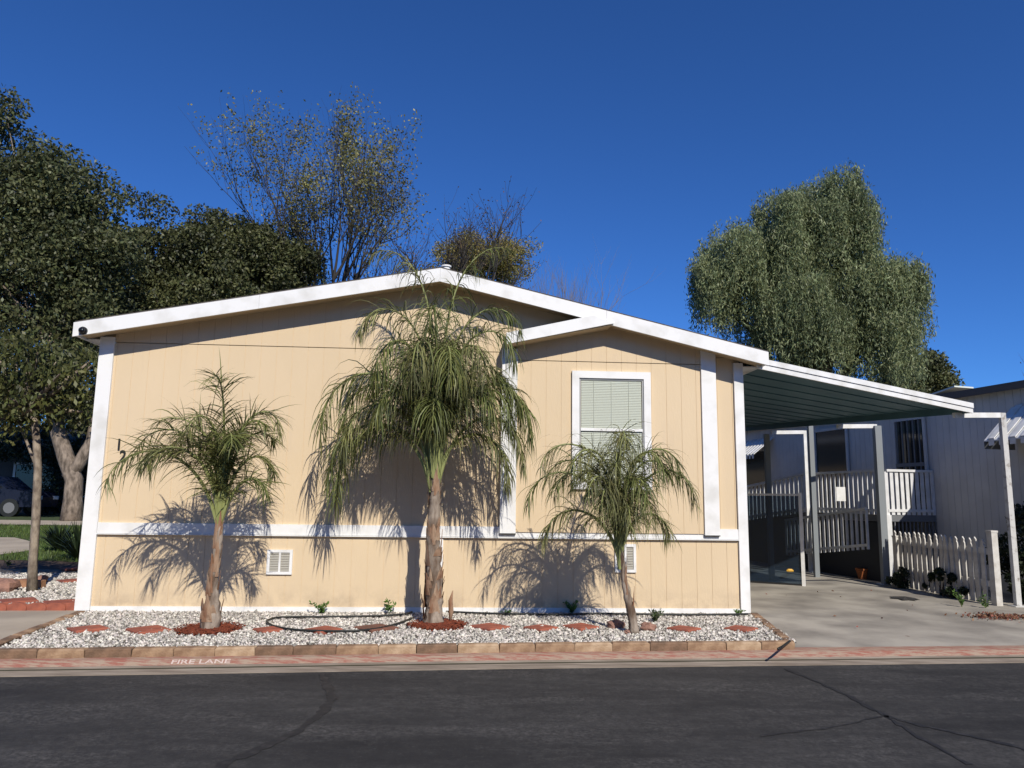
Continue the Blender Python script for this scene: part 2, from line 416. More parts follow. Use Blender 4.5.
# planter bed
tl, tr_ = hp(0.1, 0), hp(8.5, 0)
fl, fr = gp(30, 648, 0.13), gp(806, 647, 0.13)
PL = [(fl.x - 0.25, ky(fl.x - .25) + 0.5), (fr.x, ky(fr.x) + 0.48), (tr_.x, tr_.y), (tl.x, tl.y)]
b = MB()
n_ = 24
vs = []
for i in range(n_ + 1):
    t = i / n_
    x0 = PL[0][0] + (PL[1][0] - PL[0][0]) * t; x1 = PL[3][0] + (PL[2][0] - PL[3][0]) * t
    y1 = PL[3][1] + (PL[2][1] - PL[3][1]) * t
    vs += [(x0, ky(x0) + 0.46, 0.125), (x1, y1 + 0.05, 0.135)]
b.add(vs, [(2 * i, 2 * i + 2, 2 * i + 3, 2 * i + 1) for i in range(n_)])
struct(b.build('gravel_bed', bed))

def in_poly(x, y, poly):
    inside = np.zeros(len(x), bool); j = len(poly) - 1
    for i in range(len(poly)):
        xi, yi = poly[i]; xj, yj = poly[j]
        c = ((yi > y) != (yj > y)) & (x < (xj - xi) * (y - yi) / (yj - yi + 1e-12) + xi)
        inside ^= c; j = i
    return inside
OCT = np.array([(1,0,0),(-1,0,0),(0,1,0),(0,-1,0),(0,0,1),(0,0,-1)], float)
OF = np.array([(0,2,4),(2,1,4),(1,3,4),(3,0,4),(2,0,5),(1,2,5),(3,1,5),(0,3,5)])
def gravel(name, poly, n, size, z, label, zf=None):
    P_ = np.array(poly); lo, hi = P_.min(0), P_.max(0)
    x = rng.uniform(lo[0], hi[0], n * 3); y = rng.uniform(lo[1], hi[1], n * 3)
    k = in_poly(x, y, poly); x, y = x[k][:n], y[k][:n]; n = len(x)
    s_ = size * rng.lognormal(0, 0.28, n)
    zz = z + rng.uniform(0, 0.012, n) if zf is None else zf(x, y) + rng.uniform(0, 0.012, n)
    base = OCT[None] * s_[:, None, None] * rng.uniform(0.6, 1.25, (n, 6, 1)) + rng.normal(0, 0.16, (n, 6, 3)) * s_[:, None, None]
    a = rng.uniform(0, 6.283, n); e = rng.normal(0, 0.5, n)
    ca, sa, ce, se = np.cos(a), np.sin(a), np.cos(e), np.sin(e)
    X = base[..., 0] * ca[:, None] - base[..., 1] * sa[:, None]; Y = base[..., 0] * sa[:, None] + base[..., 1] * ca[:, None]
    Z = base[..., 2] * 0.75
    Y2 = Y * ce[:, None] - Z * se[:, None]; Z2 = Y * se[:, None] + Z * ce[:, None]
    V = np.stack([X + x[:, None], Y2 + y[:, None], Z2 + zz[:, None]], -1).reshape(-1, 3)
    Fc = (OF[None] + (np.arange(n) * 6)[:, None, None]).reshape(-1, 3)
    o = mesh_np(name, V, Fc, stone); tag(o, label, 'gravel', kind='stuff'); return o
front_line = [(x, ky(x) + 0.47) for x in np.linspace(PL[0][0], PL[1][0], 12)]
gravel('gravel', front_line + [PL[2], PL[3]], 26000, 0.0165, 0.132, 'white crushed gravel filling the planting strip before the cream house')

# stepping pavers in the planter, flat diamond slabs
def paver(px, py, wpx, lab, rot=45, hh=0.035, z=0.14, m_=paver_red, sq=1.0, grp=None):
    p = gp(px, py, z + hh * .5); wm = wpx * p.y / F_PX / 2
    b = MB(); n = 4
    vs = []
    for zt, k in ((0, 1.0), (hh * .75, 1.0), (hh, 0.93)):
        for i in range(n):
            a = 2 * math.pi * i / n; vs.append((wm * k * math.cos(a), wm * sq * k * math.sin(a), zt))
    fs = [(3, 2, 1, 0)] + [(r_ * n + i, r_ * n + (i + 1) % n, (r_ + 1) * n + (i + 1) % n, (r_ + 1) * n + i) for r_ in (0, 1) for i in range(n)] + [(8, 9, 10, 11)]
    b.add(vs, fs); o = b.build('stepping_stone', m_); o.location = (p.x, p.y, z - 0.012); o.rotation_euler = (random.uniform(-.02, .02), random.uniform(-.02, .02), R(random.uniform(-8, 8)))
    return tag(o, lab, 'paver', grp or 'red stepping stones in the planting strip')
PV = [(88, 628, 42, 'red square paver at the left end of the gravel strip'),
      (149, 629, 44, 'red square paver just left of the left palm'),
      (268, 629, 30, 'small red paver just right of the left palm, left end of the hose loop'),
      (323, 629, 38, 'red paver lying inside the hose loop below the leafy weed'),
      (490, 626, 40, 'red paver to the right of the tall palm trunk'),
      (541, 627, 34, 'red paver below the white bay post'),
      (581, 626, 36, 'red paver left of the rocks at the thin palm'),
      (684, 628, 34, 'red paver right of the rocks at the thin palm'),
      (741, 628, 34, 'red paver nearest the driveway corner of the house')]
for px, py, wp, lb in PV: paver(px, py, wp, lb, sq=1.0)
paver(376, 627, 44, 'darker brown paver crossed by the hose left of the tall palm', m_=mat('brown_paver', (0.20, 0.085, 0.055), 0.9, var=(0.12, 0.06, 0.04), scale=12))

# border blocks
blk_mats = [mat('block_tan', (0.36, 0.235, 0.14), 0.9, var=(0.20, 0.115, 0.065), scale=9, bump=0.6, bscale=50),
            mat('block_brown', (0.23, 0.14, 0.085), 0.9, var=(0.12, 0.075, 0.045), scale=9, bump=0.6, bscale=50),
            mat('block_sand', (0.46, 0.33, 0.21), 0.9, var=(0.29, 0.18, 0.10), scale=9, bump=0.6, bscale=50)]
def block(a, b_, wd, hh, z, label, group, mi):
    a = Vector(a); b_ = Vector(b_); d = b_ - a; L_ = d.length
    o_ = MB(); c = 0.012
    x0, x1, y0, y1 = 0.003, L_ - 0.003, 0, wd
    vs = [(x0, y0, 0), (x1, y0, 0), (x1, y1, 0), (x0, y1, 0), (x0, y0, hh - c), (x1, y0, hh - c), (x1, y1, hh - c), (x0, y1, hh - c),
          (x0 + c, y0 + c, hh), (x1 - c, y0 + c, hh), (x1 - c, y1 - c, hh), (x0 + c, y1 - c, hh)]
    vs = [(x + random.uniform(-.003, .003), y + random.uniform(-.004, .004), q + (random.uniform(-.004, .004) if q > 0 else 0)) for x, y, q in vs]
    o_.add(vs, [(3,2,1,0)] + [(r_*4+i, r_*4+(i+1)%4, (r_+1)*4+(i+1)%4, (r_+1)*4+i) for r_ in (0,1) for i in range(4)] + [(8,9,10,11)])
    o = o_.build('border_block', blk_mats[mi]); o.location = (a.x, a.y, z); o.rotation_euler = (0, 0, math.atan2(d.y, d.x))
    return tag(o, label, 'border block', group)
ORD = 'first second third fourth fifth sixth seventh eighth ninth tenth eleventh twelfth thirteenth fourteenth fifteenth sixteenth seventeenth eighteenth nineteenth twentieth'.split() + ['twenty-' + q for q in 'first second third fourth fifth'.split()]
x = PL[0][0] + 0.03; order = [1, 0, 1, 0, 0, 2, 1, 1, 0, 2, 1, 2, 0, 0, 2, 0, 1, 0, 2, 0, 0, 1]
i = 0
while x < fr.x - 0.16:
    x2 = x + random.uniform(0.35, 0.41)
    lab = {1: 'brown', 0: 'tan', 2: 'pale sandy'}[order[i % 22]] + ' block, ' + ORD[i] + ' from the left in the front border row above the red kerb'
    block((x, ky(x) + 0.375, 0), (x2, ky(x2) + 0.375, 0), 0.11, 0.078, 0.076, lab, 'blocks edging the front of the gravel strip', order[i % 22]); x = x2; i += 1
xe = x
def side_row(a, b_, n, label, group, wd=0.1):
    a = Vector((*a, 0)); b_ = Vector((*b_, 0))
    for k in range(n):
        block(a.lerp(b_, k / n), a.lerp(b_, (k + 0.94) / n), wd, 0.07 + random.uniform(-.006, .006), 0.085, label + ', ' + ORD[k] + ' from the front', group, random.choice([0, 1, 1]))
side_row((PL[0][0] - 0.05, ky(PL[0][0]) + 0.47), (hb.x + 0.13, hb.y - 0.05), 7, 'brown border block along the left end of the gravel strip', 'blocks edging the left end')
side_row((xe + 0.02, ky(xe) + 0.46), (c0.x + 0.1, c0.y - 0.02), 11, 'brown border block beside the concrete driveway', 'blocks edging the driveway side')

# FIRE LANE lettering on the kerb
fl_ = text_mesh('kerb_lettering', 'FIRE LANE', 0.078, 0.0012, letterm, xs=1.5, weight=0.0012)
p = gp(198, 665.5, 0.03); ang = math.atan2(ky(-3) - ky(-4), 1.0)
xk = p.x
fl_.location = (xk, ky(xk) + 0.250, 0.0375); fl_.rotation_euler = (math.atan2(0.040, 0.070), 0, ang)
tag(fl_, 'worn white FIRE LANE letters painted on the red kerb', 'lettering')

# ------------------------------------------------------------------ the house
house = thing('manufactured_home', 'cream manufactured home with white trim and low gable roof', 'house', (HX, HY, 0.15), TH)
Z0 = 0.15
APX, APZ = 4.35, 4.56 - Z0
LEX, LEZ = -0.20, 3.70 - Z0
REX, REZ = 8.72, 3.552 - Z0
OVH = 0.30
def roof_z(s):
    return LEZ + (APZ - LEZ) * (s - LEX) / (APX - LEX) if s < APX else APZ + (REZ - APZ) * (s - APX) / (REX - APX)
SEAM = 3.36
TH_F = 0.18
def boards(b, s0, s1, z0, topf, d, gap=0.006, step=0.203, off=0.0, depth=0.005, breaks=()):
    """vertical grooved siding boards whose face is at depth d; backing is `depth` behind"""
    s = s0
    k = math.floor((s0 - off) / step) + 1
    while s < s1 - 1e-6:
        e = min(s1, off + k * step); k += 1
        g_ = gap * (1.7 if (k - 1) % 6 == 0 else 1)
        a_, c_ = s + gap / 2, e - g_ / 2
        if s == s0: a_ = s0
        if e == s1: c_ = s1
        cuts = [a_] + [q for q in breaks if a_ < q < c_] + [c_]
        if c_ - a_ > 0.01:
            poly = [(a_, z0), (c_, z0)] + [(q, topf(q)) for q in reversed(cuts)]
            b.prism(poly, d, d + depth + 0.002)
        s = e
    cuts = [s0] + [q for q in breaks if s0 < q < s1] + [s1]
    b.prism([(s0, z0 + .002), (s1, z0 + .002)] + [(q, topf(q) - .002) for q in reversed(cuts)], d + depth, d + depth + 0.012)
W_ = 8.4655
# structure walls behind (solid body of the home)
b = MB()
rf = lambda s: roof_z(s) - 0.06
b.prism([(0.02, -0.2), (W_ - 0.02, -0.2), (W_ - 0.02, rf(W_)), (APX, rf(APX)), (0.02, rf(0))], 0.03, 17.5)
b.build('wall', cream, house)
b = MB(); boards(b, 0.17, W_ - 0.12, 1.0, lambda s: SEAM, 0.0); b.build('upper_siding', cream, house)
b = MB(); boards(b, 0.17, W_ - 0.12, SEAM + 0.008, lambda s: roof_z(s) - 0.05, -0.010, breaks=(APX,)); b.build('gable_siding', cream, house)
b = MB(); boards(b, 0.17, W_ - 0.12, 0.0, lambda s: 0.95, 0.0, off=0.07); b.build('skirting', cream, house)
# bay panel between the two white posts
BS0, BS1 = 5.40, 7.885
bay_apx, bay_z = 6.56, 3.80 - Z0
bayL = (5.25, 3.56 - Z0)
b = MB(); boards(b, BS0, BS1, 1.0, lambda s: 3.25, -0.045, off=0.1); b.build('bay_siding', cream, house)
def bay_top(s):
    z = bayL[1] + 0.10 + (bay_z - bayL[1]) * (s - bayL[0]) / (bay_apx - bayL[0]) if s < bay_apx else roof_z(s) - 0.12
    return min(z, roof_z(s) - 0.10)
b = MB(); boards(b, BS0, BS1, 3.258, bay_top, -0.055, off=0.1, breaks=(bay_apx,)); b.build('bay_gable_siding', cream, house)
# trims
b = MB(); b.box((-0.01, -0.035, 0.0), (0.17, 0.1, roof_z(0) - 0.16)); b.build('corner_trim', white, house)
b = MB(); b.box((W_ - 0.115, -0.035, 0.0), (W_ + 0.012, 0.1, roof_z(W_) - 0.17)); b.build('corner_trim', white, house)
b = MB(); b.box((0.173, -0.030, 0.935), (W_ - 0.118, 0.0, 1.065)); b.box((0.173, -0.042, 0.920), (W_ - 0.118, 0.0, 0.932)); b.build('belt_trim', white, house)
b = MB(); b.box((0.173, -0.018, -0.02), (W_ - 0.118, 0.0, 0.05)); b.build('base_trim', white, house)
b = MB(); b.box((4.42, -0.016, 0.052), (4.475, 0.0, 0.918)); b.build('skirting_joint_trim', white, house)
for s0, s1, top in ((5.195, 5.40, 3.40), (7.885, 8.085, 3.45)):
    b = MB(); b.box((s0, -0.075, 0.985), (s1, -0.001, top)); b.build('bay_post', white, house)
    b = MB(); b.box((s0 + 0.004, -0.070, 0.972), (s1 + 0.004, -0.001, 0.984)); b.build('post_foot_strip', darkm, house)  # thin dark strip added along the lower edge of the post
# roof: two slabs
def slabpoly(s0, z0_, s1, z1_, t): return [(s0, z0_ - t), (s1, z1_ - t), (s1, z1_), (s0, z0_)]
b = MB(); b.prism(slabpoly(LEX, LEZ + .012, APX, APZ + .012, 0.05), -OVH - 0.02, 17.8); b.prism(slabpoly(APX + .001, APZ + .012, REX, REZ + .012, 0.05), -OVH - 0.02, 17.8)
roof = b.build('roof', shingle, house)
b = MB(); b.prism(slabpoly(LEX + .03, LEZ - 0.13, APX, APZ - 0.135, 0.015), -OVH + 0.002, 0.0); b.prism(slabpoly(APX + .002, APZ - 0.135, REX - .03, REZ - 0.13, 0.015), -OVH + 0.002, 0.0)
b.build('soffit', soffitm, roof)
# fascia boards, in lengths with butt joints
b = MB()
for s0, s1 in ((LEX - 0.012, 2.05), (2.053, APX)): b.prism(slabpoly(s0, roof_z(s0) - .006 if s0 > LEX else LEZ - .008, s1, roof_z(s1) - .006, TH_F), -OVH - 0.028, -OVH)
b.build('fascia', white, roof)
b = MB()
for s0, s1 in ((APX + .002, 6.55), (6.553, REX)): b.prism(slabpoly(s0, roof_z(s0) - .006, s1, roof_z(s1) - .006, TH_F), -OVH - 0.028, -OVH)
b.build('fascia', white, roof)
for s0 in (LEX - .012, REX - .016):
    b = MB(); zt = roof_z(s0) - .008; b.box((s0, -OVH + 0.001, zt - 0.16), (s0 + 0.026, 17.78, zt)); b.build('eave_fascia', white, roof)
for sa, sb in ((LEX + .015, 0.0), (W_, REX - .02)):
    b = MB(); b.box((sa, 0.0, roof_z(sa if sa < 0 else sb) - 0.165), (sb, 17.7, roof_z(sa if sa < 0 else sb) - 0.15)); b.build('eave_soffit', white, roof)
# bay gable: short rafter fascia on the left, its small roof and soffit
zt0, zt1 = 3.705 - Z0, 4.02 - Z0
s0, s1 = 5.23, 6.62
b = MB(); b.prism([(s0, zt0 - 0.15), (s1 - 0.05, zt1 - 0.165), (s1 + 0.02, roof_z(s1) - 0.17), (6.38, roof_z(6.38) - 0.12), (s0, zt0)], -OVH - 0.06, -OVH - 0.030); b.build('bay_fascia', white, roof)
b = MB(); b.prism(slabpoly(s0, zt0 - .005, 6.36, 3.975 - Z0 - .005, 0.03), -OVH - 0.029, -0.012); b.build('bay_roof', shingle, roof)
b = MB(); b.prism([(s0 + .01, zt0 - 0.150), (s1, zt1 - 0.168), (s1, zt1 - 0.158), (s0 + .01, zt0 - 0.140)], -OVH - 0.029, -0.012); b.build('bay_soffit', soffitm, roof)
# vent pipe on ridge
b = MB(); b.tube([(4.42, -0.1, APZ), (4.42, -0.1, APZ + 0.075)], 0.055, 12); b.tube([(4.42, -0.1, APZ + 0.075), (4.42, -0.1, APZ + 0.095)], 0.07, 12); b.build('vent_cap', white, roof)
# window
glass = mat('window_glass', (0.05, 0.06, 0.06), 0.06, spec=0.8)
def glass_mat(name, tint, fac):
    M = bpy.data.materials.new(name); M.use_nodes = True; n = M.node_tree.nodes; L = M.node_tree.links
    g = n.new('ShaderNodeBsdfGlossy'); g.inputs['Roughness'].default_value = 0.03; g.inputs[0].default_value = (0.9, 0.95, 1, 1)
    t = n.new('ShaderNodeBsdfTransparent'); t.inputs[0].default_value = (*tint, 1)
    mx = n.new('ShaderNodeMixShader'); mx.inputs[0].default_value = fac
    L.new(t.outputs[0], mx.inputs[1]); L.new(g.outputs[0], mx.inputs[2]); L.new(mx.outputs[0], n['Material Output'].inputs[0])
    return M
clear = glass_mat('clear_glass', (0.88, 0.91, 0.88), 0.035)
blindm = mat('blind_vinyl', (0.66, 0.65, 0.58), 0.6)
w0, w1, wz0, wz1 = 6.13, 7.19, 1.56, 3.125
win = thing('window', None, None); win.parent = house; del_ = None
fw = 0.095; yf = -0.085
b = MB()
b.box((w0, yf, wz0), (w0 + fw, -0.046, wz1)); b.box((w1 - fw, yf, wz0), (w1, -0.046, wz1))
b.box((w0 + fw, yf, wz1 - fw), (w1 - fw, -0.046, wz1)); b.box((w0 + fw, yf, wz0), (w1 - fw, -0.046, wz0 + fw))
b.build('window_trim', white, win)
alum = mat('aluminium_frame', (0.35, 0.35, 0.34), 0.4, spec=0.6)
i0, i1, j0, j1 = w0 + fw, w1 - fw, wz0 + fw, wz1 - fw; mz = 2.345
b = MB(); t = 0.022
b.box((i0, -0.066, j0), (i0 + t, -0.047, j1)); b.box((i1 - t, -0.066, j0), (i1, -0.047, j1)); b.box((i0 + t, -0.066, j1 - t), (i1 - t, -0.047, j1)); b.box((i0 + t, -0.066, j0), (i1 - t, -0.047, j0 + t))
b.build('frame', alum, win)
b = MB(); b.box((i0 + t, -0.075, mz - 0.02), (i1 - t, -0.050, mz + 0.016)); b.build('meeting_rail', white, win)
b = MB(); z = j0 + 0.02
while z < j1 - 0.03:
    b.add([(i0 + 0.03, -0.0625 + 0.006, z), (i1 - 0.03, -0.0625 + 0.006, z), (i1 - 0.03, -0.0625 + 0.010 + 0.0035, z + 0.0215), (i0 + 0.03, -0.0625 + 0.010 + 0.0035, z + 0.0215)], [(0, 1, 2, 3)])
    z += 0.022
b.build('blind', blindm, win)
b = MB()
for sx in (i0 + 0.2, (i0 + i1) / 2, i1 - 0.2): b.box((sx - 0.002, -0.0615, j0 + 0.03), (sx + 0.002, -0.0595, j1 - 0.03))
b.build('blind_cord', blindm, win)
b = MB(); b.add([(i0 + .02, -.0648, j0 + .02), (i1 - .02, -.0648, j0 + .02), (i1 - .02, -.0648, j1 - .02), (i0 + .02, -.0648, j1 - .02)], [(0, 1, 2, 3)]); b.build('pane', clear, win)
# skirting vents
louv = mat('louvre_grey', (0.46, 0.44, 0.38), 0.5)
for s0, s1, z0_, z1_ in ((2.27, 2.585, 0.445, 0.75), (6.70, 6.98, 0.50, 0.86)):
    v = thing('skirting_vent', None, None); v.parent = house
    b = MB(); q = 0.035; y0_ = -0.026
    b.box((s0, y0_, z0_), (s0 + q, -.001, z1_)); b.box((s1 - q, y0_, z0_), (s1, -.001, z1_)); b.box((s0 + q, y0_, z1_ - q), (s1 - q, -.001, z1_)); b.box((s0 + q, y0_, z0_), (s1 - q, -.001, z0_ + q))
    c_ = (s0 + s1) / 2; b.box((c_ - .012, y0_ + .003, z0_ + q), (c_ + .012, -.001, z1_ - q)); b.build('frame', white, v)
    b = MB(); z = z0_ + q + 0.004
    while z < z1_ - q - 0.01:
        b.add([(s0 + q, -0.018, z), (s1 - q, -0.018, z), (s1 - q, -0.004, z + 0.016), (s0 + q, -0.004, z + 0.016)], [(0, 1, 2, 3)]); z += 0.021
    b.build('louvre', louv, v)
# house number digits, stepping down to the right
for ch, s_, z_ in (('1', 0.335, 2.045), ('2', 0.395, 1.90)):
    o = text_mesh('house_number', ch, 0.20, 0.006, darkm, house, xs=0.85, weight=0.003)
    o.location = (s_, -0.012, z_ - 0.07 + 0.0); o.rotation_euler = (R(90), 0, 0)
# small camera on left fascia end
t_ = thing('security_camera', 'small round black camera fixed to the left end of the white fascia', 'camera', hp(-0.08, -OVH - 0.03, 3.585), TH)
b = MB(); b.tube([(0, 0.002, 0), (0, -0.03, 0)], 0.05, 16); b.build('base', darkm, t_, True)
b = MB(); b.tube([(0, -0.03, 0), (0, -0.055, -0.004), (0, -0.075, -0.01)], [0.044, 0.040, 0.022], 16); b.build('lens_dome', mat('dark_lens', (0.01, 0.01, 0.012), 0.1), t_, True)

# ------------------------------------------------------------------ carport
AN = R(12.5)
ru = Vector((-math.sin(AN), math.cos(AN), 0)); rw = Vector((math.cos(AN), math.sin(AN), 0))
N0 = Vector((7.40, 11.25, 0))
def npt(u, w_, z=0): q = N0 + ru * u + rw * w_; return Vector((q.x, q.y, z))
carport = thing('carport', 'flat white and blue metal carport awning over the driveway', 'carport')
FO = at(970, 413, 10.95)      # outer front corner, bottom of fascia
FI = at(758, 369, 10.02)      # where it meets the house
BO = at(741, 431.5, 17.4)     # outer rear corner
FT = 0.125
deckm = mat('carport_blue_metal', (0.085, 0.175, 0.205), 0.5, var=(0.065, 0.14, 0.17), scale=2, spec=0.4)
BI = hp(8.50, 8.6, 0); BI.z = FI.z + (BO.z - FO.z)
nrm = 0.0
b = MB()
# pan-decking ribs following the outer edge direction
nr = 16
for i in range(nr):
    t0, t1 = i / nr, (i + 1) / nr
    A0, A1 = FI.lerp(FO, t0), FI.lerp(FO, t1); B0, B1 = BI.lerp(BO, t0), BI.lerp(BO, t1)
    zl = Vector((0, 0, 0.10)); zt = Vector((0, 0, 0.115))
    b.add([A0 + zl, A1 + zl, B1 + zl, B0 + zl, A0 + zt, A1 + zt, B1 + zt, B0 + zt], [(0,3,2,1),(4,5,6,7),(0,1,5,4),(1,2,6,5),(2,3,7,6),(3,0,4,7)])
for t in np.linspace(0.04, 0.97, 14):
    b.bar(FI.lerp(BI, t) + Vector((0, 0, 0.092)), FO.lerp(BO, t) + Vector((0, 0, 0.092)), 0.03, 0.014)
b.build('roof_panel', deckm, carport)
fd = (FO - FI).normalized()
b = MB(); fr0 = -hv * 0.03
for (z0_, z1_, o_) in ((0.0, 0.070, 0.0), (0.073, FT + .02, -0.016)):
    A, B_ = FI - fd * 0.02, FO + fd * 0.03
    dn = Vector((-fd.y, fd.x, 0)).normalized() * 0.03; off_ = Vector((fd.y, -fd.x, 0)).normalized() * (0.03 - o_)
    vs = [A + off_, B_ + off_, B_ + off_ + dn, A + off_ + dn]
    vs = [q + Vector((0, 0, z0_)) for q in vs] + [q + Vector((0, 0, z1_)) for q in vs]
    b.add(vs, [(0,3,2,1),(4,5,6,7),(0,1,5,4),(1,2,6,5),(2,3,7,6),(3,0,4,7)])
b.build('front_fascia', whitem, carport)
b = MB(); b.bar(FO + Vector((0.0, 0.02, 0.05)), BO + Vector((0, 0, 0.05)), 0.04, 0.10); b.build('side_gutter', deckm, carport)
def eave_pt(X_over_Y):
    # point of the outer edge seen under that bearing
    d = BO - FO; t = (X_over_Y * FO.y - FO.x) / (d.x - X_over_Y * d.y); return FO + d * t
# cross beams reaching out past the edge to white posts standing along the row
mottled = worn('mottled_white_paint', (0.55, 0.545, 0.52), (0.26, 0.23, 0.20), 9, 0.36, 0.46, fade=(1.1, 1.1, 1.1))  # off-white paint with random darker grey-brown mottling
for (pxp, pyp, pxb, base_z, u_) in ((1000, 415, 1013, 0.12, 0.0), (875.5, 426, 880, 0.12, 2.8), (802.5, 432, 806, 0.12, 5.0)):
    Pb = npt(u_, 0, base_z); dx = ray(pxp, pyp)
    T = at(pxp, pyp, Pb.y); 
    T = Vector((Pb.x, Pb.y, T.z))
    b = MB(); b.bar((Pb.x, Pb.y, base_z), (T.x, T.y, T.z + 0.03), 0.065, 0.065)
    if u_ == 0.0: b = MB(); b.bar((Pb.x, Pb.y, base_z), (T.x, T.y, T.z + 0.03), 0.075, 0.075)
    b.box((Pb.x - .09, Pb.y - .09, base_z), (Pb.x + .09, Pb.y + .09, base_z + .012))
    b.build('support_post', mottled if u_ == 0.0 else whitem, carport)
    inner = T - rw * (0.86 if u_ < 1 else 0.80)
    b = MB(); b.bar(inner - rw * 0.0 + Vector((0, 0, -0.035)), T + Vector((0, 0, -0.005)) - rw * 0.034, 0.05, 0.075); b.build('cross_beam', whitem, carport)
greyp = mat('grey_post_paint', (0.22, 0.24, 0.25), 0.6)
for (px, py, Y, wd) in ((817, 577, 15.1, 0.09), (886, 584, 13.95, 0.12), (772, 582, 14.4, 0.09)):
    q = at(px, py, Y)
    d = BO - FO; 
    tz = at(px - 1, 426 if px > 800 else 434, Y).z
    b = MB(); b.bar((q.x, q.y, 0.12), (q.x, q.y, tz), wd, wd); b.build('inner_post', greyp, carport)

# ------------------------------------------------------------------ neighbour home on the right
nwall = mat('neighbour_siding', (0.58, 0.565, 0.53), 0.7, var=(0.50, 0.485, 0.455), scale=2)
nb = thing('neighbour_home', 'grey white mobile home in shade beyond the carport', 'house', (N0.x, N0.y, 0), AN)
# local axes: x = away from the row (w), y = along the row (u)
WW = 1.25
nh = 3.50
b = MB(); boards_b = MB()
b.box((WW + 0.03, -4.0, 0), (WW + 7.0, 10.8, nh)); b.build('wall', nwall, nb)
b = MB(); u_ = -4.0
while u_ < 10.8:
    b.box((WW + .024, u_ + 0.003, 0.7), (WW + 0.034, min(u_ + 0.153, 10.8), nh - 0.005)); u_ += 0.156
b.build('side_siding', nwall, nb)
b = MB(); b.prism([(WW - 0.12, nh + 0.03), (WW + 3.5, nh + 0.42), (WW + 7.1, nh + 0.03), (WW + 7.1, nh + 0.10), (WW + 3.5, nh + 0.5), (WW - 0.12, nh + 0.10)], -4.15, 10.95); b.build('roof', mat('neighbour_roof', (0.16, 0.13, 0.11), 0.85, var=(0.09, 0.08, 0.07), scale=5), nb)
b = MB(); b.box((WW - 0.15, -4.15, nh - 0.03), (WW - 0.121, 10.95, nh + 0.09)); b.build('fascia', mat('brown_fascia', (0.10, 0.085, 0.075), 0.7), nb)
dk = mat('dark_glass', (0.015, 0.018, 0.02), 0.12, spec=0.7)
bars = mat('grey_bars', (0.16, 0.165, 0.17), 0.5)
def nwin(name, u0, u1, z0, z1, nbars, trim=white, framew=0.06):
    o = thing(name, None, None); o.parent = nb
    b = MB(); b.box((WW - 0.012, u0, z0), (WW - 0.002, u1, z1)); b.build('pane', dk, o)
    b = MB(); f_ = framew
    b.box((WW - 0.04, u0 - f_, z0 - f_), (WW - .001, u0, z1 + f_)); b.box((WW - 0.04, u1, z0 - f_), (WW - .001, u1 + f_, z1 + f_))
    b.box((WW - 0.04, u0, z1), (WW - .001, u1, z1 + f_)); b.box((WW - 0.04, u0, z0 - f_), (WW - .001, u1, z0)); b.build('frame', trim, o)
    if nbars:
        b = MB()
        for k in range(nbars): y_ = u0 + (k + .5) / nbars * (u1 - u0); b.box((WW - 0.06, y_ - .01, z0), (WW - 0.042, y_ + .01, z1))
        b.box((WW - 0.058, u0, z0 + (z1 - z0) * .48), (WW - 0.044, u1, z0 + (z1 - z0) * .52)); b.build('bars', bars, o)
    return o
nwin('barred_door', 3.0, 3.75, 1.45, 3.2, 5, nwall)
nwin('door', 5.3, 6.4, 1.45, 3.2, 0, nwall)
nwin('side_window', -1.4, 0.55, 1.7, 2.75, 0, white)
nwin('side_window', 8.6, 9.9, 1.9, 2.9, 0, nwall)
# awnings, corrugated strips
def awning(u0, u1, zt, zb, out, n):
    o = thing('window_awning', None, None); o.parent = nb
    b = MB()
    for k in range(n):
        a_, c_ = u0 + (u1 - u0) * k / n, u0 + (u1 - u0) * (k + 0.55) / n; e_ = u0 + (u1 - u0) * (k + 1) / n
        for (p, q, dz) in ((a_, c_, 0.028), (c_, e_, 0.0)):
            b.add([(WW - .01, p, zt + dz), (WW - .01, q, zt + dz), (WW - out, q, zb + dz), (WW - out, p, zb + dz), (WW - .01, p, zt + dz - .02), (WW - .01, q, zt + dz - .02), (WW - out, q, zb + dz - .02), (WW - out, p, zb + dz - .02)],
                  [(0,1,2,3),(7,6,5,4),(0,3,7,4),(1,5,6,2),(3,2,6,7),(0,4,5,1)])
        b.add([(WW - out, a_, zb + .028), (WW - out, c_, zb + .028), (WW - out, c_, zb - .09), (WW - out, a_, zb - .09)], [(0, 1, 2, 3)])
    b.build('slats', whitem, o)
    b = MB(); b.add([(WW - .01, u1, zt - .02), (WW - out, u1, zb - .02), (WW - out, u1, zb - .14), (WW - .01, u1, zb - .14)], [(0, 1, 2, 3)]); b.build('side_panel', bars, o)
awning(-2.0, 1.0, 3.2, 2.62, 0.62, 15)
awning(8.2, 10.4, 3.2, 2.75, 0.6, 14)
# pale patio cover edge sticking above the carport roof
b = MB(); q0 = at(938, 396, 15.5); q1 = at(964, 387, 14.9)
b.bar(q0 + Vector((0, 0, 0)), q1, 0.5, 0.03); o = b.build('patio_cover', mat('pale_cover', (0.62, 0.66, 0.58), 0.6)); tag(o, 'small pale sheet roof edge sticking out above the carport', 'patio cover')
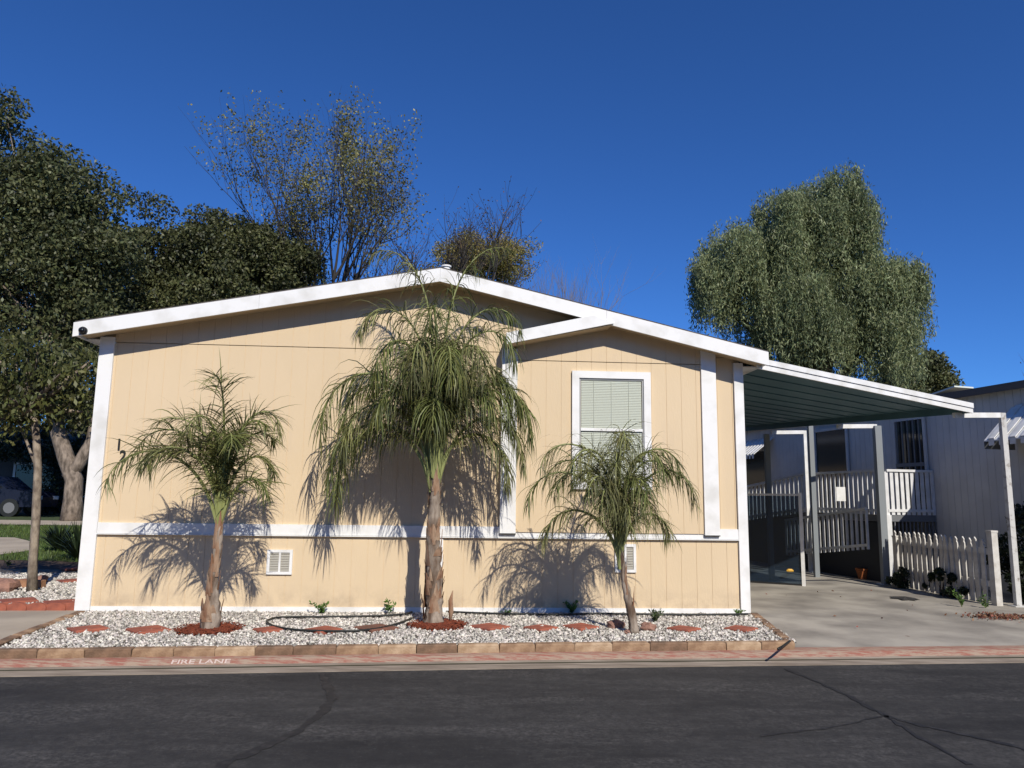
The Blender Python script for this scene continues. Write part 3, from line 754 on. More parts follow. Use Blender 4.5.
# raised deck and its white railings
railw = mat('rail_paint', (0.72, 0.72, 0.71), 0.6, var=(0.60, 0.60, 0.58), scale=8)
deck = thing('porch_deck', 'raised porch with white baluster railing beside the grey neighbouring home', 'porch', (N0.x, N0.y, 0), AN)
fz = 1.36; DU = 2.85
b = MB(); b.box((0.22, DU, fz - 0.12), (WW - .002, 8.0, fz)); b.build('deck_floor', bars, deck)
def rail(a, b_, name='railing', hh=0.82, n=None, bw=0.05, skip=()):
    a, b_ = Vector(a), Vector(b_); L_ = (b_ - a).length; n = n or int(L_ / 0.115)
    o = thing(name, None, None); o.parent = deck
    m_ = MB(); z = Vector((0, 0, hh)); m_.bar(a + z, b_ + z, 0.07, 0.045); m_.build('top_rail', railw, o)
    m_ = MB(); m_.bar(a + Vector((0, 0, 0.08)), b_ + Vector((0, 0, 0.08)), 0.04, 0.05); m_.build('bottom_rail', railw, o)
    for k in range(n + 1):
        p = a.lerp(b_, k / n); m_ = MB(); m_.bar(p + Vector((0, 0, 0.0)), p + Vector((0, 0, hh - .023)), bw, 0.02); m_.build('baluster', railw, o)
rail((0.22, DU, fz), (WW - .03, DU, fz), n=9, bw=0.07)
rail((0.20, DU + 0.1, fz), (0.20, 5.2, fz), n=16)
rail((0.20, 5.3, fz), (0.05, 9.6, 0.9), n=26)
rail((-0.05, DU + 0.25, 0.72), (-0.15, 5.6, 0.42), n=18, hh=0.75)
for (x_, y_, h_) in ((0.2, DU, 1.36), (0.2, 5.25, 2.2), (0.0, 9.7, 1.7)):
    b = MB(); b.box((x_ - .05, y_ - .05, 0), (x_ + .05, y_ + .05, h_)); b.build('post', railw, deck)
b = MB()
for k in range(14):
    y_ = DU + 0.02; x_ = 0.2 + k * 0.082; b.box((x_ - .012, y_ - .012, 0.12), (x_ + .012, y_ + .012, fz - .13))
b.build('deck_skirt', bars, deck)
b = MB(); b.box((0.24, DU + .2, 0.1), (0.28, 8.0, fz - .13)); b.build('deck_skirt', mat('dark_skirt', (0.04, 0.042, 0.045), 0.8), deck)
# paper notice on the rail, orange pot, yellow item
q = at(841, 494, 14.1); b = MB(); b.box((q.x - .085, q.y, q.z - .13), (q.x + .085, q.y + .012, q.z + .13)); tag(b.build('notice_board', whitem), 'small blank white board hung on the porch railing', 'sign')
q = gp(863, 579, 0.12); pot = mat('orange_pot', (0.42, 0.13, 0.04), 0.7)
b = MB(); b.tube([(0, 0, 0), (0, 0, 0.16), (0, 0, 0.17), (0, 0, 0.20), (0, 0, 0.20), (0, 0, 0.12)], [0.08, 0.115, 0.13, 0.13, 0.10, 0.09], 16); o = b.build('flower_pot', pot, smooth=False); o.location = q; tag(o, 'orange clay pot on the concrete below the porch railing', 'pot')
# smoked glass windbreak between the house and the posts
smoke = bpy.data.materials.new('smoked_glass'); smoke.use_nodes = True
n = smoke.node_tree.nodes; L = smoke.node_tree.links
tr = n.new('ShaderNodeBsdfTransparent'); tr.inputs[0].default_value = (0.55, 0.64, 0.72, 1)
bs = n['Principled BSDF']; bs.inputs['Base Color'].default_value = (0.035, 0.055, 0.08, 1); bs.inputs['Roughness'].default_value = 0.12
mx = n.new('ShaderNodeMixShader'); mx.inputs[0].default_value = 0.34; L.new(tr.outputs[0], mx.inputs[1]); L.new(bs.outputs[0], mx.inputs[2]); L.new(mx.outputs[0], n['Material Output'].inputs[0])
sa, sb = gp(742, 582, 0.12), gp(804, 586, 0.12)
scr = thing('windbreak_screen', 'dark blue smoked screen standing beside the cream house at the carport', 'screen', (sb.x, sb.y, 0.12), math.atan2(sb.y - sa.y, sb.x - sa.x))
Ls = (sb - sa).length + 0.9
b = MB(); b.box((-Ls, 0, 0.03), (-0.03, 0.02, 1.56)); b.build('panel', smoke, scr)
b = MB(); b.box((-Ls, -0.012, 1.562), (-0.03, 0.032, 1.60)); b.build('top_rail', railw, scr)
b = MB(); b.bar((0, 0, 0), (0, 0, 1.62), 0.055, 0.055); b.build('post', whitem, scr)
b = MB(); b.box((-Ls, -0.01, 0.0), (-0.03, 0.03, 0.028)); b.build('bottom_rail', darkm, scr)
q = at(790, 571, sb.y + 0.03); b = MB(); 
b.tube([(q.x - .06, q.y, q.z), (q.x - .03, q.y, q.z + .01), (q.x + .03, q.y, q.z + .01), (q.x + .06, q.y, q.z)], [0.012, 0.028, 0.028, 0.012], 10)
tag(b.build('yellow_marker', mat('yellow_plastic', (0.62, 0.36, 0.05), 0.5), smooth=False), 'small round yellow marker fixed low on the dark blue screen', 'marker')

# ------------------------------------------------------------------ picket fence
fpaint = mat('fence_paint', (0.64, 0.62, 0.57), 0.75, var=(0.46, 0.43, 0.38), scale=7, bump=0.3, bscale=40)
fa, fb = gp(994, 607, 0.10), gp(895, 586, 0.10)
fa = Vector((7.12, 11.32, 0.10)); fb = Vector((6.93, 13.75, 0.10))
fe = thing('picket_fence', 'weathered white picket fence along the right side of the driveway', 'fence', fa, math.atan2(fb.y - fa.y, fb.x - fa.x))
Lf = (fb - fa).length
npk = 17
for k in range(npk):
    xk = 0.16 + k * (Lf - 0.22) / (npk - 1); hh = 0.98 + random.uniform(-.015, .015)
    b = MB(); b.prism([(-.042, 0.03), (.042, 0.03), (.042, hh - .10), (.026, hh - .075), (.034, hh - .04), (0, hh), (-.034, hh - .04), (-.026, hh - .075), (-.042, hh - .10)], 0.02, 0.04)
    o = b.build('picket', fpaint, fe); o.location = (xk, 0, 0); o.rotation_euler = (0, R(random.uniform(-2.0, 2.0)), 0)
for z in (0.28, 0.75):
    b = MB(); b.box((0.0, -0.022, z), (Lf, 0.018, z + 0.085)); b.build('rail', fpaint, fe)
for x_, h_ in ((0.0, 1.10), (Lf, 0.9)):
    b = MB(); b.box((x_ - .055, -.075, 0), (x_ + .055, .019, h_ - 0.03)); b.box((x_ - .062, -.082, h_ - .03), (x_ + .062, .026, h_)); b.build('post', fpaint, fe)

# ------------------------------------------------------------------ vegetation
def leafmat(name, c, c2, scale=1.2, isl=0.45, tr=0.25, rough=0.5):
    return mat(name, c, rough, var=c2, scale=scale, island=isl, trans=tr, spec=0.35, detail=3)
palm_leaf = leafmat('palm_leaf', (0.175, 0.190, 0.055), (0.095, 0.110, 0.034), 2.5, 0.45, 0.25)
palm_leaf2 = leafmat('palm_leaf_grey', (0.240, 0.235, 0.085), (0.130, 0.135, 0.055), 3.0, 0.45, 0.25)
rachis_m = mat('palm_rachis', (0.24, 0.26, 0.09), 0.6)
ptrunk = mat('palm_trunk', (0.34, 0.28, 0.22), 0.9, var=(0.11, 0.07, 0.045), scale=9, bump=1.0, bscale=22, stretch=(1, 1, 0.3), detail=10, ramp=(0.4, 0.6))
pboot = mat('palm_boot', (0.38, 0.27, 0.18), 0.9, var=(0.20, 0.085, 0.04), scale=14, bump=0.8, bscale=30, stretch=(1, 1, .25))

def frond(base, az, el, length, bend, leaf_len, parent, material, nl=80, droop=1.0, pet=0.14, plume=0.45, wleaf=0.016, curlpow=1.25, side=0.0, seed=0, hk=(1, 1)):
    r_ = np.random.default_rng(seed)
    K = 26; pts = [np.array(base, float)]; dirs = []
    for i in range(K):
        t = (i + 0.5) / K
        e = el - bend * t ** curlpow; a = az + side * t
        d = np.array([math.cos(R(a)) * math.cos(R(e)), math.sin(R(a)) * math.cos(R(e)), math.sin(R(e))])
        d = d * np.array([hk[0], hk[1], 1.0]); dirs.append(d / np.linalg.norm(d)); pts.append(pts[-1] + d * length / K)
    pts = np.array(pts); dirs = np.array(dirs + [dirs[-1]])
    b = MB(); rad = [0.022 * (1 - i / K) ** 0.8 + 0.003 for i in range(K + 1)]
    b.tube([Vector(p) for p in pts], rad, 5, cap=False); f_ = b.build('frond', rachis_m, parent)
    # leaflets
    n = nl * 2
    t = pet + (1 - pet) * (r_.random(n)) ** 0.95; t = np.sort(t)
    x = t * K; i0 = np.minimum(x.astype(int), K - 1); fr_ = (x - i0)[:, None]
    P0 = pts[i0] * (1 - fr_) + pts[i0 + 1] * fr_; D0 = dirs[i0]
    sgn = np.where(np.arange(n) % 2 == 0, 1.0, -1.0)[:, None]
    hz = np.array([-math.sin(R(az)), math.cos(R(az)), 0.0])[None]
    up_ = np.cross(np.broadcast_to(D0, D0.shape), -hz); up_ /= np.linalg.norm(up_, axis=1)[:, None] + 1e-9
    rot = r_.normal(0.10, plume, (n, 1))
    outd = hz * sgn * np.cos(rot) + up_ * np.sin(rot)
    fwdk = 0.55 + 0.7 * t[:, None] ** 2 + r_.normal(0, 0.12, (n, 1))
    d = outd + D0 * fwdk; d /= np.linalg.norm(d, axis=1)[:, None]
    prof = np.sin(np.pi * np.clip(0.12 + 0.80 * (t - pet) / (1 - pet), 0, 1)) ** 0.55
    Ls_ = (leaf_len * prof * r_.uniform(0.55, 1.25, n))[:, None]
    S = 5; w0_ = wleaf * r_.uniform(0.7, 1.2, (n, 1))
    cur = P0.copy(); prev = None; quads = []
    wd = np.cross(d, np.array([0, 0, 1.0])[None] + r_.normal(0, 0.5, (n, 3))); wd /= np.linalg.norm(wd, axis=1)[:, None] + 1e-9
    dr = droop * r_.uniform(0.35, 1.5, (n, 1))
    wprof = [0.5, 1.0, 0.95, 0.7, 0.4, 0.06]
    rows = []
    for s_ in range(S + 1):
        hw = w0_ * wprof[s_] / 2; rows.append((cur - wd * hw, cur + wd * hw))
        d = d + np.array([0, 0, -1.0])[None] * dr * (0.10 + 0.17 * s_); d /= np.linalg.norm(d, axis=1)[:, None]
        cur = cur + d * Ls_ / S
        wd = wd - (wd * d).sum(1)[:, None] * d; wd /= np.linalg.norm(wd, axis=1)[:, None] + 1e-9
    V = np.stack([np.stack(q, 1) for q in rows], 1)      # n, S+1, 2, 3
    V = V.reshape(-1, 3); k = (S + 1) * 2
    bf = np.array([(2 * s_, 2 * s_ + 1, 2 * s_ + 3, 2 * s_ + 2) for s_ in range(S)])
    Fc = (bf[None] + (np.arange(n) * k)[:, None, None]).reshape(-1, 4)
    mesh_np('leaflets', V, Fc, material, f_)
    return f_

def ring(px, py, wpx, hpx, label):
    p = gp(px, py, 0.14); a_ = wpx * p.y / F_PX / 2
    b = MB(); n = 40; vs = [(0, 0, 0.035)]
    for k in range(n):
        t = 2 * math.pi * k / n; rr = a_ * random.uniform(0.9, 1.06)
        vs.append((rr * .75 * math.cos(t), rr * .75 * math.sin(t), 0.028 + random.uniform(-.006, .008)))
    for k in range(n):
        t = 2 * math.pi * k / n; rr = a_ * random.uniform(0.9, 1.08)
        vs.append((rr * math.cos(t), rr * math.sin(t), 0.0))
    fs = [(0, 1 + k, 1 + (k + 1) % n) for k in range(n)] + [(1 + k, 1 + n + k, 1 + n + (k + 1) % n, 1 + (k + 1) % n) for k in range(n)]
    b.add(vs, fs)
    for k in range(260):          # loose chips
        t = random.uniform(0, 6.28); rr = a_ * math.sqrt(random.uniform(0, 1.1)); c_ = Vector((rr * math.cos(t), rr * math.sin(t), 0.03))
        d = Vector((random.uniform(-1, 1), random.uniform(-1, 1), random.uniform(-.3, .5))).normalized() * random.uniform(.01, .028)
        b.bar(c_ - d, c_ + d, .012, .006)
    o = b.build('mulch_ring', mulch); o.location = (p.x, p.y, 0.137); return tag(o, label, 'mulch')
ring(209, 630, 62, 13, 'red bark mulch ring around the left palm')
ring(438, 626, 56, 12, 'red bark mulch ring around the tall middle palm')

def palm_trunk_mesh(parent, prof, lean, boots, seed, m_=None):
    random.seed(seed)
    b = MB(); n = 18; K = len(prof); H_ = prof[-1][0]; pts = []; rad = []
    for i in range(int(H_ / 0.035) + 1):
        z = i * 0.035; t = z / H_
        r0 = float(np.interp(z, [p[0] for p in prof], [p[1] for p in prof])) * (1 + 0.035 * math.sin(i * 1.9) + random.uniform(-.03, .03))
        pts.append((lean[0] * t + 0.01 * math.sin(t * 9), lean[1] * t, z)); rad.append(r0)
    b.tube(pts, rad, n, jit=0.085); tr = b.build('trunk', m_ or ptrunk, parent, True)
    b = MB()                          # split old leaf bases hugging the trunk
    for k in range(boots):
        t = random.uniform(0.02, 0.95); z = t * H_; a = random.uniform(0, 6.28)
        r0 = float(np.interp(z, [p[0] for p in prof], [p[1] for p in prof]))
        c_ = Vector((lean[0] * t, lean[1] * t, z)); o_ = Vector((math.cos(a), math.sin(a), 0)); s_ = Vector((-math.sin(a), math.cos(a), 0))
        wd = random.uniform(0.3, 0.7) * r0; ht = random.uniform(0.10, 0.30)
        vs = []
        for j, (q, oo) in enumerate(((1, 0.93), (0.8, 1.05), (0.5, 1.12), (0.12, random.uniform(1.12, 1.35)))):
            zz = Vector((0, 0, ht * j / 3)); vs += [c_ + o_ * r0 * oo - s_ * wd * q + zz, c_ + o_ * r0 * (oo + .06) + zz, c_ + o_ * r0 * oo + s_ * wd * q + zz]
        fs = []
        for j in range(3):
            for i in range(2): fs.append((j * 3 + i, j * 3 + i + 1, j * 3 + i + 4, j * 3 + i + 3))
        b.add(vs, fs)
    b.build('leaf_bases', pboot, tr)
    return tr

# ---- middle palm
pm = gp(433, 624, 0.14)
palm = thing('palm_tree', 'tallest palm with a drooping shaggy crown before the roof peak', 'palm tree', pm, 0, 'palms planted in the gravel strip')
palm_trunk_mesh(palm, [(0, 0.118), (0.12, 0.102), (0.5, 0.090), (1.1, 0.074), (1.5, 0.062), (1.85, 0.042)], (-0.03, 0.0), 75, 3)
FM = [  # az (deg, 0 right, 90 away), el, length, bend, leaf_len, curl power
    (183, 88, 2.95, 172, .46, 2.9), (178, 80, 2.35, 176, .50, 1.7), (181, 70, 2.3, 172, .48, 1.15), (195, 76, 2.1, 178, .52, 1.5),
    (0, 87, 2.95, 168, .46, 2.8), (-6, 82, 2.2, 178, .48, 1.9), (4, 72, 1.95, 175, .44, 1.4), (-22, 80, 2.0, 178, .48, 1.8),
    (90, 86, 2.6, 150, .46, 2.2), (70, 84, 2.2, 165, .46, 2.0), (115, 84, 2.2, 165, .46, 2.0), (150, 82, 2.3, 165, .46, 1.9), (30, 84, 2.2, 165, .46, 2.0),
    (268, 88, 2.6, 174, .58, 2.9), (246, 86, 2.1, 180, .56, 2.2), (294, 86, 2.0, 180, .56, 2.2), (222, 80, 1.7, 178, .50, 1.8), (325, 80, 1.7, 178, .50, 1.8),
    (186, 88, 3.1, 118, .40, 3.6), (355, 88, 3.15, 112, .40, 3.4), (272, 82, 1.5, 182, .55, 1.6), (352, 62, 1.5, 168, .40, 1.1), (182, 76, 2.75, 182, .58, 1.35), (174, 62, 2.15, 168, .55, .95), (258, 84, 2.3, 184, .60, 2.0), (284, 84, 2.2, 184, .60, 2.0), (230, 84, 2.3, 182, .58, 2.0), (310, 84, 2.2, 180, .56, 2.0), (3, 76, 2.2, 180, .56, 1.4), (340, 84, 2.4, 178, .52, 2.2)]
for k, (az, el, L_, bd, ll, cp_) in enumerate(FM):
    frond((-0.03 + .04 * math.cos(R(az)), .04 * math.sin(R(az)), 1.50 + 0.012 * k), az, min(89.5, el + 2), L_ + .22, bd, ll * 1.05, palm, palm_leaf if k % 3 else palm_leaf2, nl=92, droop=1.65, seed=100 + k, hk=(.74, .62), plume=0.7, curlpow=cp_ * 1.12, pet=.24, wleaf=.0125)

# ---- left palm
p2 = gp(209, 630, 0.14)
palm = thing('palm_tree', 'short leftmost palm with stiff arching fronds and a swollen trunk base', 'palm tree', p2, 0, 'palms planted in the gravel strip')
palm_trunk_mesh(palm, [(0, 0.092), (0.12, 0.102), (0.25, 0.082), (0.42, 0.056), (0.8, 0.044), (1.12, 0.036)], (0.03, 0), 34, 5)
FL = [(2, 85, 2.0, 168, .40, 3.0), (184, 72, 1.95, 158, .44, 1.8), (178, 82, 1.85, 160, .42, 2.4),
      (12, 80, 1.45, 160, .38, 2.2), (-8, 70, 1.2, 140, .36, 1.8), (90, 85, 1.6, 120, .38, 2.4), (255, 87, 1.75, 160, .42, 3.0),
      (150, 84, 1.6, 140, .38, 2.4), (40, 84, 1.6, 130, .38, 2.4), (222, 78, 1.55, 160, .42, 2.2), (275, 88, 1.95, 95, .44, 3.0), (345, 86, 1.6, 120, .38, 2.6), (200, 87, 1.6, 120, .38, 2.6), (300, 86, 1.5, 150, .40, 2.5), (120, 86, 1.5, 120, .38, 2.4), (186, 80, 1.5, 150, .40, 2.0)]
for k, (az, el, L_, bd, ll, cp_) in enumerate(FL):
    frond((0.03, 0, 1.05 + 0.006 * k), az, el, L_, bd, ll, palm, palm_leaf if k % 3 else palm_leaf2, nl=76, droop=0.50, seed=200 + k, hk=(.98 if math.cos(R(az)) < 0 else .66, .70), plume=0.8, wleaf=.0115, curlpow=cp_, pet=.20)

# ---- right palm
p3 = gp(634, 633, 0.14)
palm = thing('palm_tree', 'slim rightmost palm with a feathery crown before the blinded window', 'palm tree', p3, 0, 'palms planted in the gravel strip')
palm_trunk_mesh(palm, [(0, 0.060), (0.15, 0.050), (0.5, 0.036), (0.75, 0.030), (.95, 0.026)], (-0.16, 0.0), 14, 8)
FR = [(182, 82, 1.95, 174, .46, 1.8), (172, 86, 1.85, 175, .42, 2.3), (2, 80, 2.0, 168, .46, 1.8), (12, 86, 1.75, 165, .42, 2.4),
      (90, 84, 1.8, 150, .42, 2.0), (60, 84, 1.6, 160, .42, 2.0), (125, 84, 1.7, 160, .42, 2.0), (262, 87, 1.75, 172, .46, 2.6), (238, 84, 1.55, 178, .44, 2.1),
      (295, 84, 1.5, 178, .44, 2.1), (178, 70, 1.3, 165, .40, 1.5), (355, 72, 1.1, 165, .40, 1.6), (205, 84, 1.65, 178, .44, 2.0), (275, 76, 1.2, 172, .44, 1.7), (190, 86, 2.0, 178, .46, 2.2), (350, 86, 1.9, 175, .46, 2.2), (270, 88, 1.9, 170, .48, 2.8), (225, 86, 1.8, 178, .46, 2.3), (315, 86, 1.75, 178, .46, 2.3), (250, 80, 1.4, 178, .46, 1.7), (300, 78, 1.3, 178, .44, 1.7), (80, 86, 1.9, 140, .42, 2.4)]
for k, (az, el, L_, bd, ll, cp_) in enumerate(FR):
    frond((-0.15, 0, .68 + .009 * k), az, min(89.5, el + 2), L_ + .08, bd, ll, palm, palm_leaf2 if k % 3 else palm_leaf, nl=66, droop=1.45, seed=300 + k, hk=(.92 if math.cos(R(az)) < 0 else .72, .62), plume=0.7, wleaf=.0100, curlpow=cp_ * 1.1, pet=.20)
random.seed(11)
# dead spathe at the tall palm foot
b = MB(); q = gp(444, 622, 0.14)
b.tube([(0, 0, 0), (0.01, 0, .12), (0.0, 0, .24), (0.025, 0, .36)], [0.012, .032, .028, .004], 6); o = b.build('dead_sheath', pboot, smooth=True); o.location = (q.x + .07, q.y, .14); tag(o, 'curled dry brown leaf sheath standing at the tall palm foot', 'dead leaf')

# rocks round the thin palm
rockm = mat('red_rock', (0.33, 0.18, 0.13), 0.9, var=(0.20, 0.11, 0.085), scale=10, bump=0.6, bscale=40)
def rock(px, py, s_, label, m_=None):
    q = gp(px, py, 0.13); V = OCT * 1.0
    b = MB(); n1, n2 = 6, 9; vs = []
    for i in range(n1 + 1):
        for j in range(n2):
            th_ = math.pi * i / n1; ph = 2 * math.pi * j / n2; rr = s_ * (1 + (random.uniform(-.22, .22) if 0 < i < n1 else 0))
            vs.append((rr * math.sin(th_) * math.cos(ph) * 1.2, rr * math.sin(th_) * math.sin(ph), rr * math.cos(th_) * .75))
    b.add(vs, [(i * n2 + j, i * n2 + (j + 1) % n2, (i + 1) * n2 + (j + 1) % n2, (i + 1) * n2 + j) for i in range(n1) for j in range(n2)])
    o = b.build('rock', m_ or rockm); o.location = (q.x, q.y, 0.14 + s_ * .35); return tag(o, label, 'rock', 'rocks at the thin palm')
rock(616, 629, .085, 'reddish rock left of the thin palm trunk'); rock(648, 631, .075, 'reddish rock right of the thin palm trunk'); rock(628, 634, .035, 'small pebble rock against the thin palm trunk')

# hose: loop and line along the base
def hose(pts, name, label):
    P_ = [gp(x, y, 0.165) for x, y in pts]; Q = []
    for i in range(len(P_) - 1):
        p0 = P_[max(i - 1, 0)]; p1 = P_[i]; p2_ = P_[i + 1]; p3_ = P_[min(i + 2, len(P_) - 1)]
        for t in np.linspace(0, 1, 8)[:-1]:
            Q.append(0.5 * ((2 * p1) + (p2_ - p0) * t + (2 * p0 - 5 * p1 + 4 * p2_ - p3_) * t * t + (3 * p1 - p0 - 3 * p2_ + p3_) * t ** 3))
    Q.append(P_[-1]); b = MB(); b.tube(Q, 0.012, 6); tag(b.build(name, rubber, smooth=True), label, 'hose')
hose([(412, 612), (400, 614.5), (370, 616), (340, 616.5), (310, 616.8), (285, 617), (272, 618.5), (267, 622), (278, 627), (300, 630), (330, 631), (360, 630.5), (385, 627), (402, 622), (412, 618)], 'garden_hose', 'black hose looped on the white gravel left of the tall palm')
hose([(446, 611.5), (480, 613), (520, 614), (560, 614.5), (595, 613.5), (640, 614), (700, 614.5), (748, 614)], 'soaker_hose', 'dark green hose lying along the wall base right of the tall palm')
hose([(790, 641), (787, 643), (783, 646), (778, 649)], 'cable_end', 'short black cable end hanging over the corner border block')

# leafy weeds
weedm = leafmat('weed_leaf', (0.13, 0.24, 0.05), (0.07, 0.15, 0.03), 6, 0.3, 0.35)
weedd = leafmat('dark_weed_leaf', (0.06, 0.09, 0.03), (0.03, 0.05, 0.02), 6, 0.4, 0.2)
stemm = mat('green_stem', (0.12, 0.16, 0.05), 0.7)
def weed(px, py, w_, h_, nleaf, ll, label, m_=weedm, z=0.14, name='weed', cat='weed', at_=None, nstem=7):
    q = at_ or gp(px, py, z); o = thing(name, label, cat, q)
    b = MB(); cs = []; ds = []
    for k in range(nstem):
        a = random.uniform(0, 6.28); r_ = random.uniform(.2, 1) * w_ / 2; hh = h_ * random.uniform(.5, 1)
        p = [Vector((0, 0, 0)), Vector((r_ * .35 * math.cos(a), r_ * .35 * math.sin(a), hh * .5)), Vector((r_ * math.cos(a), r_ * math.sin(a), hh))]
        b.tube(p, [.004, .003, .0015], 4)
        for j in range(nleaf // nstem):
            t = random.uniform(.1, 1); c_ = p[0].lerp(p[1], t * 2) if t < .5 else p[1].lerp(p[2], t * 2 - 1)
            d = Vector((random.uniform(-1, 1), random.uniform(-1, 1), random.uniform(0, .9))).normalized()
            cs.append(c_ + d * ll * .5); ds.append(d * 3)
    b.build('stem', stemm, o); quads_obj('leaves', leaves(np.array(cs), ll, ll * .38, 0, np.array(ds), .5), m_, o); return o
weed(322, 614, .30, .15, 150, .05, 'bright green leafy weed inside the hose loop')
weed(389, 614, .16, .18, 36, .07, 'sparse upright weed just left of the tall palm', nstem=4)
weed(572, 613, .36, .14, 190, .05, 'low spreading green weed left of the thin palm shadow')
weed(508, 614, .2, .06, 60, .03, 'small green tuft at the wall base right of the tall palm')
weed(738, 616, .18, .09, 60, .04, 'small green weed at the driveway corner of the house')
weed(655, 622, .30, .16, 90, .05, 'dull olive weed behind the right rock', m_=weedd)
weed(962, 607, .3, .22, 80, .05, 'pale green weed on the driveway edge before the picket fence', z=0.12)
weed(986, 608, .25, .25, 60, .05, 'thin leafy weed at the picket fence end post', z=0.12)
weed(8, 566, .3, .14, 60, .05, 'low weed at the edge of the left gravel', m_=weedd)

# dark shrubs behind / before the fence
def cloud(cs, rs, n, fill=0.35):
    """points in clumps: mostly near each clump's shell"""
    cs = np.array(cs, float); rs = np.array(rs, float); 
    if rs.ndim == 1: rs = np.stack([rs, rs, rs], 1)
    vol = rs.prod(1) ** (2 / 3); idx = rng.choice(len(cs), n, p=vol / vol.sum())
    d = rng.normal(size=(n, 3)); d /= np.linalg.norm(d, axis=1)[:, None]
    r_ = rng.uniform(fill, 1, (n, 1)) ** 0.6
    return cs[idx] + d * rs[idx] * r_
def clumps(c, R_, n, r0, r1, flat_=0.8, surf=0.55):
    d = rng.normal(size=(n, 3)); d /= np.linalg.norm(d, axis=1)[:, None]
    rad = rng.uniform(surf, 1, (n, 1)) ** 0.7
    p = np.array(c) + d * np.array(R_) * rad; r_ = rng.uniform(r0, r1, n)
    return p, np.stack([r_, r_, r_ * flat_], 1)
def shrub(name, label, c, R_, n, ll, m_, nc=14, cat='shrub'):
    o = thing(name, label, cat, (c[0], c[1], c[2] - R_[2])); rel = np.array([0, 0, R_[2]])
    p, r_ = clumps(rel, np.array(R_) * .8, nc, min(R_) * .25, min(R_) * .45); quads_obj('foliage', leaves(cloud(p, r_, n), ll, ll * .5), m_, o)
    b = MB()
    for k in range(6):
        e = Vector((random.uniform(-.6, .6) * R_[0], random.uniform(-.6, .6) * R_[1], R_[2] * random.uniform(1, 1.5))); b.tube([(0, 0, 0), e * .5 + Vector((0, 0, .05)), e], [.02, .014, .005], 5)
    b.build('stem', barkd, o); return o
barkd = mat('dark_bark', (0.09, 0.07, 0.055), 0.9, var=(0.05, 0.04, 0.03), scale=8, bump=0.8, bscale=30, stretch=(1, 1, .3))
barkg = mat('grey_bark', (0.30, 0.24, 0.185), 0.9, var=(0.09, 0.07, 0.052), scale=9, bump=1.0, bscale=25, stretch=(1, 1, .4), detail=10)
barkp = mat('pale_bark', (0.34, 0.28, 0.21), 0.9, var=(0.13, 0.10, 0.075), scale=14, bump=0.6, bscale=40, stretch=(1, 1, .5))
dleaf = leafmat('dark_leaf', (0.030, 0.045, 0.018), (0.018, 0.028, 0.012), 2, 0.5, 0.15)
shrub('shrub', 'dark leafy shrub growing through the middle of the picket fence', (6.95, 12.35, .30), (.20, .75, .28), 2600, .05, dleaf)
shrub('shrub', 'small dark shrub at the far end of the picket fence', (6.80, 13.4, .30), (.2, .32, .22), 1100, .05, dleaf)
shrub('shrub', 'tall dark shrub behind the mottled white post at the right edge', (8.25, 11.9, .95), (.62, .8, .9), 9000, .07, dleaf, 30)
shrub('shrub', 'dark shrub at the base of the wall behind the fence end post', (7.75, 11.5, .4), (.3, .3, .38), 1800, .06, dleaf)

# debris on the driveway, and an added dark sheet standing in for a dark patch
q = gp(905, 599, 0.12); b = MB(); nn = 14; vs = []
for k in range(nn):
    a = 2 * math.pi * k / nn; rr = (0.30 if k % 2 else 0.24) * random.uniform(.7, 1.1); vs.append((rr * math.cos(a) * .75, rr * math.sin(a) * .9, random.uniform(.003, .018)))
vs.append((0, 0, .04)); b.add(vs, [(k, (k + 1) % nn, nn) for k in range(nn)]); o = b.build('dark_patch', mat('dark_patch_sheet', (0.035, 0.033, 0.03), 0.95)); o.location = (q.x, q.y, 0.12)
tag(o, 'uneven dark patch on the driveway near the picket fence', 'cloth')  # added dark sheet standing in for a dark patch
lm = mat('dead_leaf', (0.17, 0.075, 0.045), 0.9, island=0.5)
cs = [(0, 0, 0)] * 0
p0 = gp(1004, 617, 0.125); N_ = 420
pts = np.stack([p0.x + rng.normal(0, .22, N_), p0.y + rng.normal(0, .12, N_), rng.uniform(.122, .150, N_)], 1)
ex = np.stack([rng.uniform(4, 7.4, 120), rng.uniform(8.6, 13, 120), np.full(120, .128)], 1)
o = quads_obj('leaf_litter', leaves(np.r_[pts, ex[::6]], .045, .028, 0, np.tile([[1., .3, 0]], (N_ + 20, 1)), 1.0), lm); o.data.transform(Matrix.Identity(4)); tag(o, 'brown dead leaves scattered on the concrete by the right edge', 'leaves', kind='stuff')

# ------------------------------------------------------------------ left yard
zl = lambda x, y: ground_z(x, y) + 0.10
b = MB(); yard = [(-15.5, 8.75), (hb.x + .02, hb.y + .28), (-5.55, 14.6), (-14.5, 14.6)]
b.slab(yard, 0.02, 0.12); o = b.build('gravel_ground', bed); o['kind'] = 'structure'
gravel('gravel', [(-10.5, 8.8), (hb.x - .03, hb.y + .30), (-5.6, 14.0), (-12, 13.4)], 24000, 0.022, 0.13, 'white gravel yard left of the house around the slim tree')
for px, py, wpx, lb in ((18, 600, 44, 'red flat paver at the picture edge in the left gravel'), (62, 602, 40, 'red flat paver in the left gravel close to the house corner'), (72, 580, 30, 'red paver behind the slim tree, half way back in the left gravel'), (22, 580, 26, 'red paver just left of the slim tree trunk'), (74, 572-4, 28, 'dark red flagstone at the back of the left gravel by the house')):
    paver(px, py, wpx, lb, z=0.145, grp='red pavers in the left gravel')
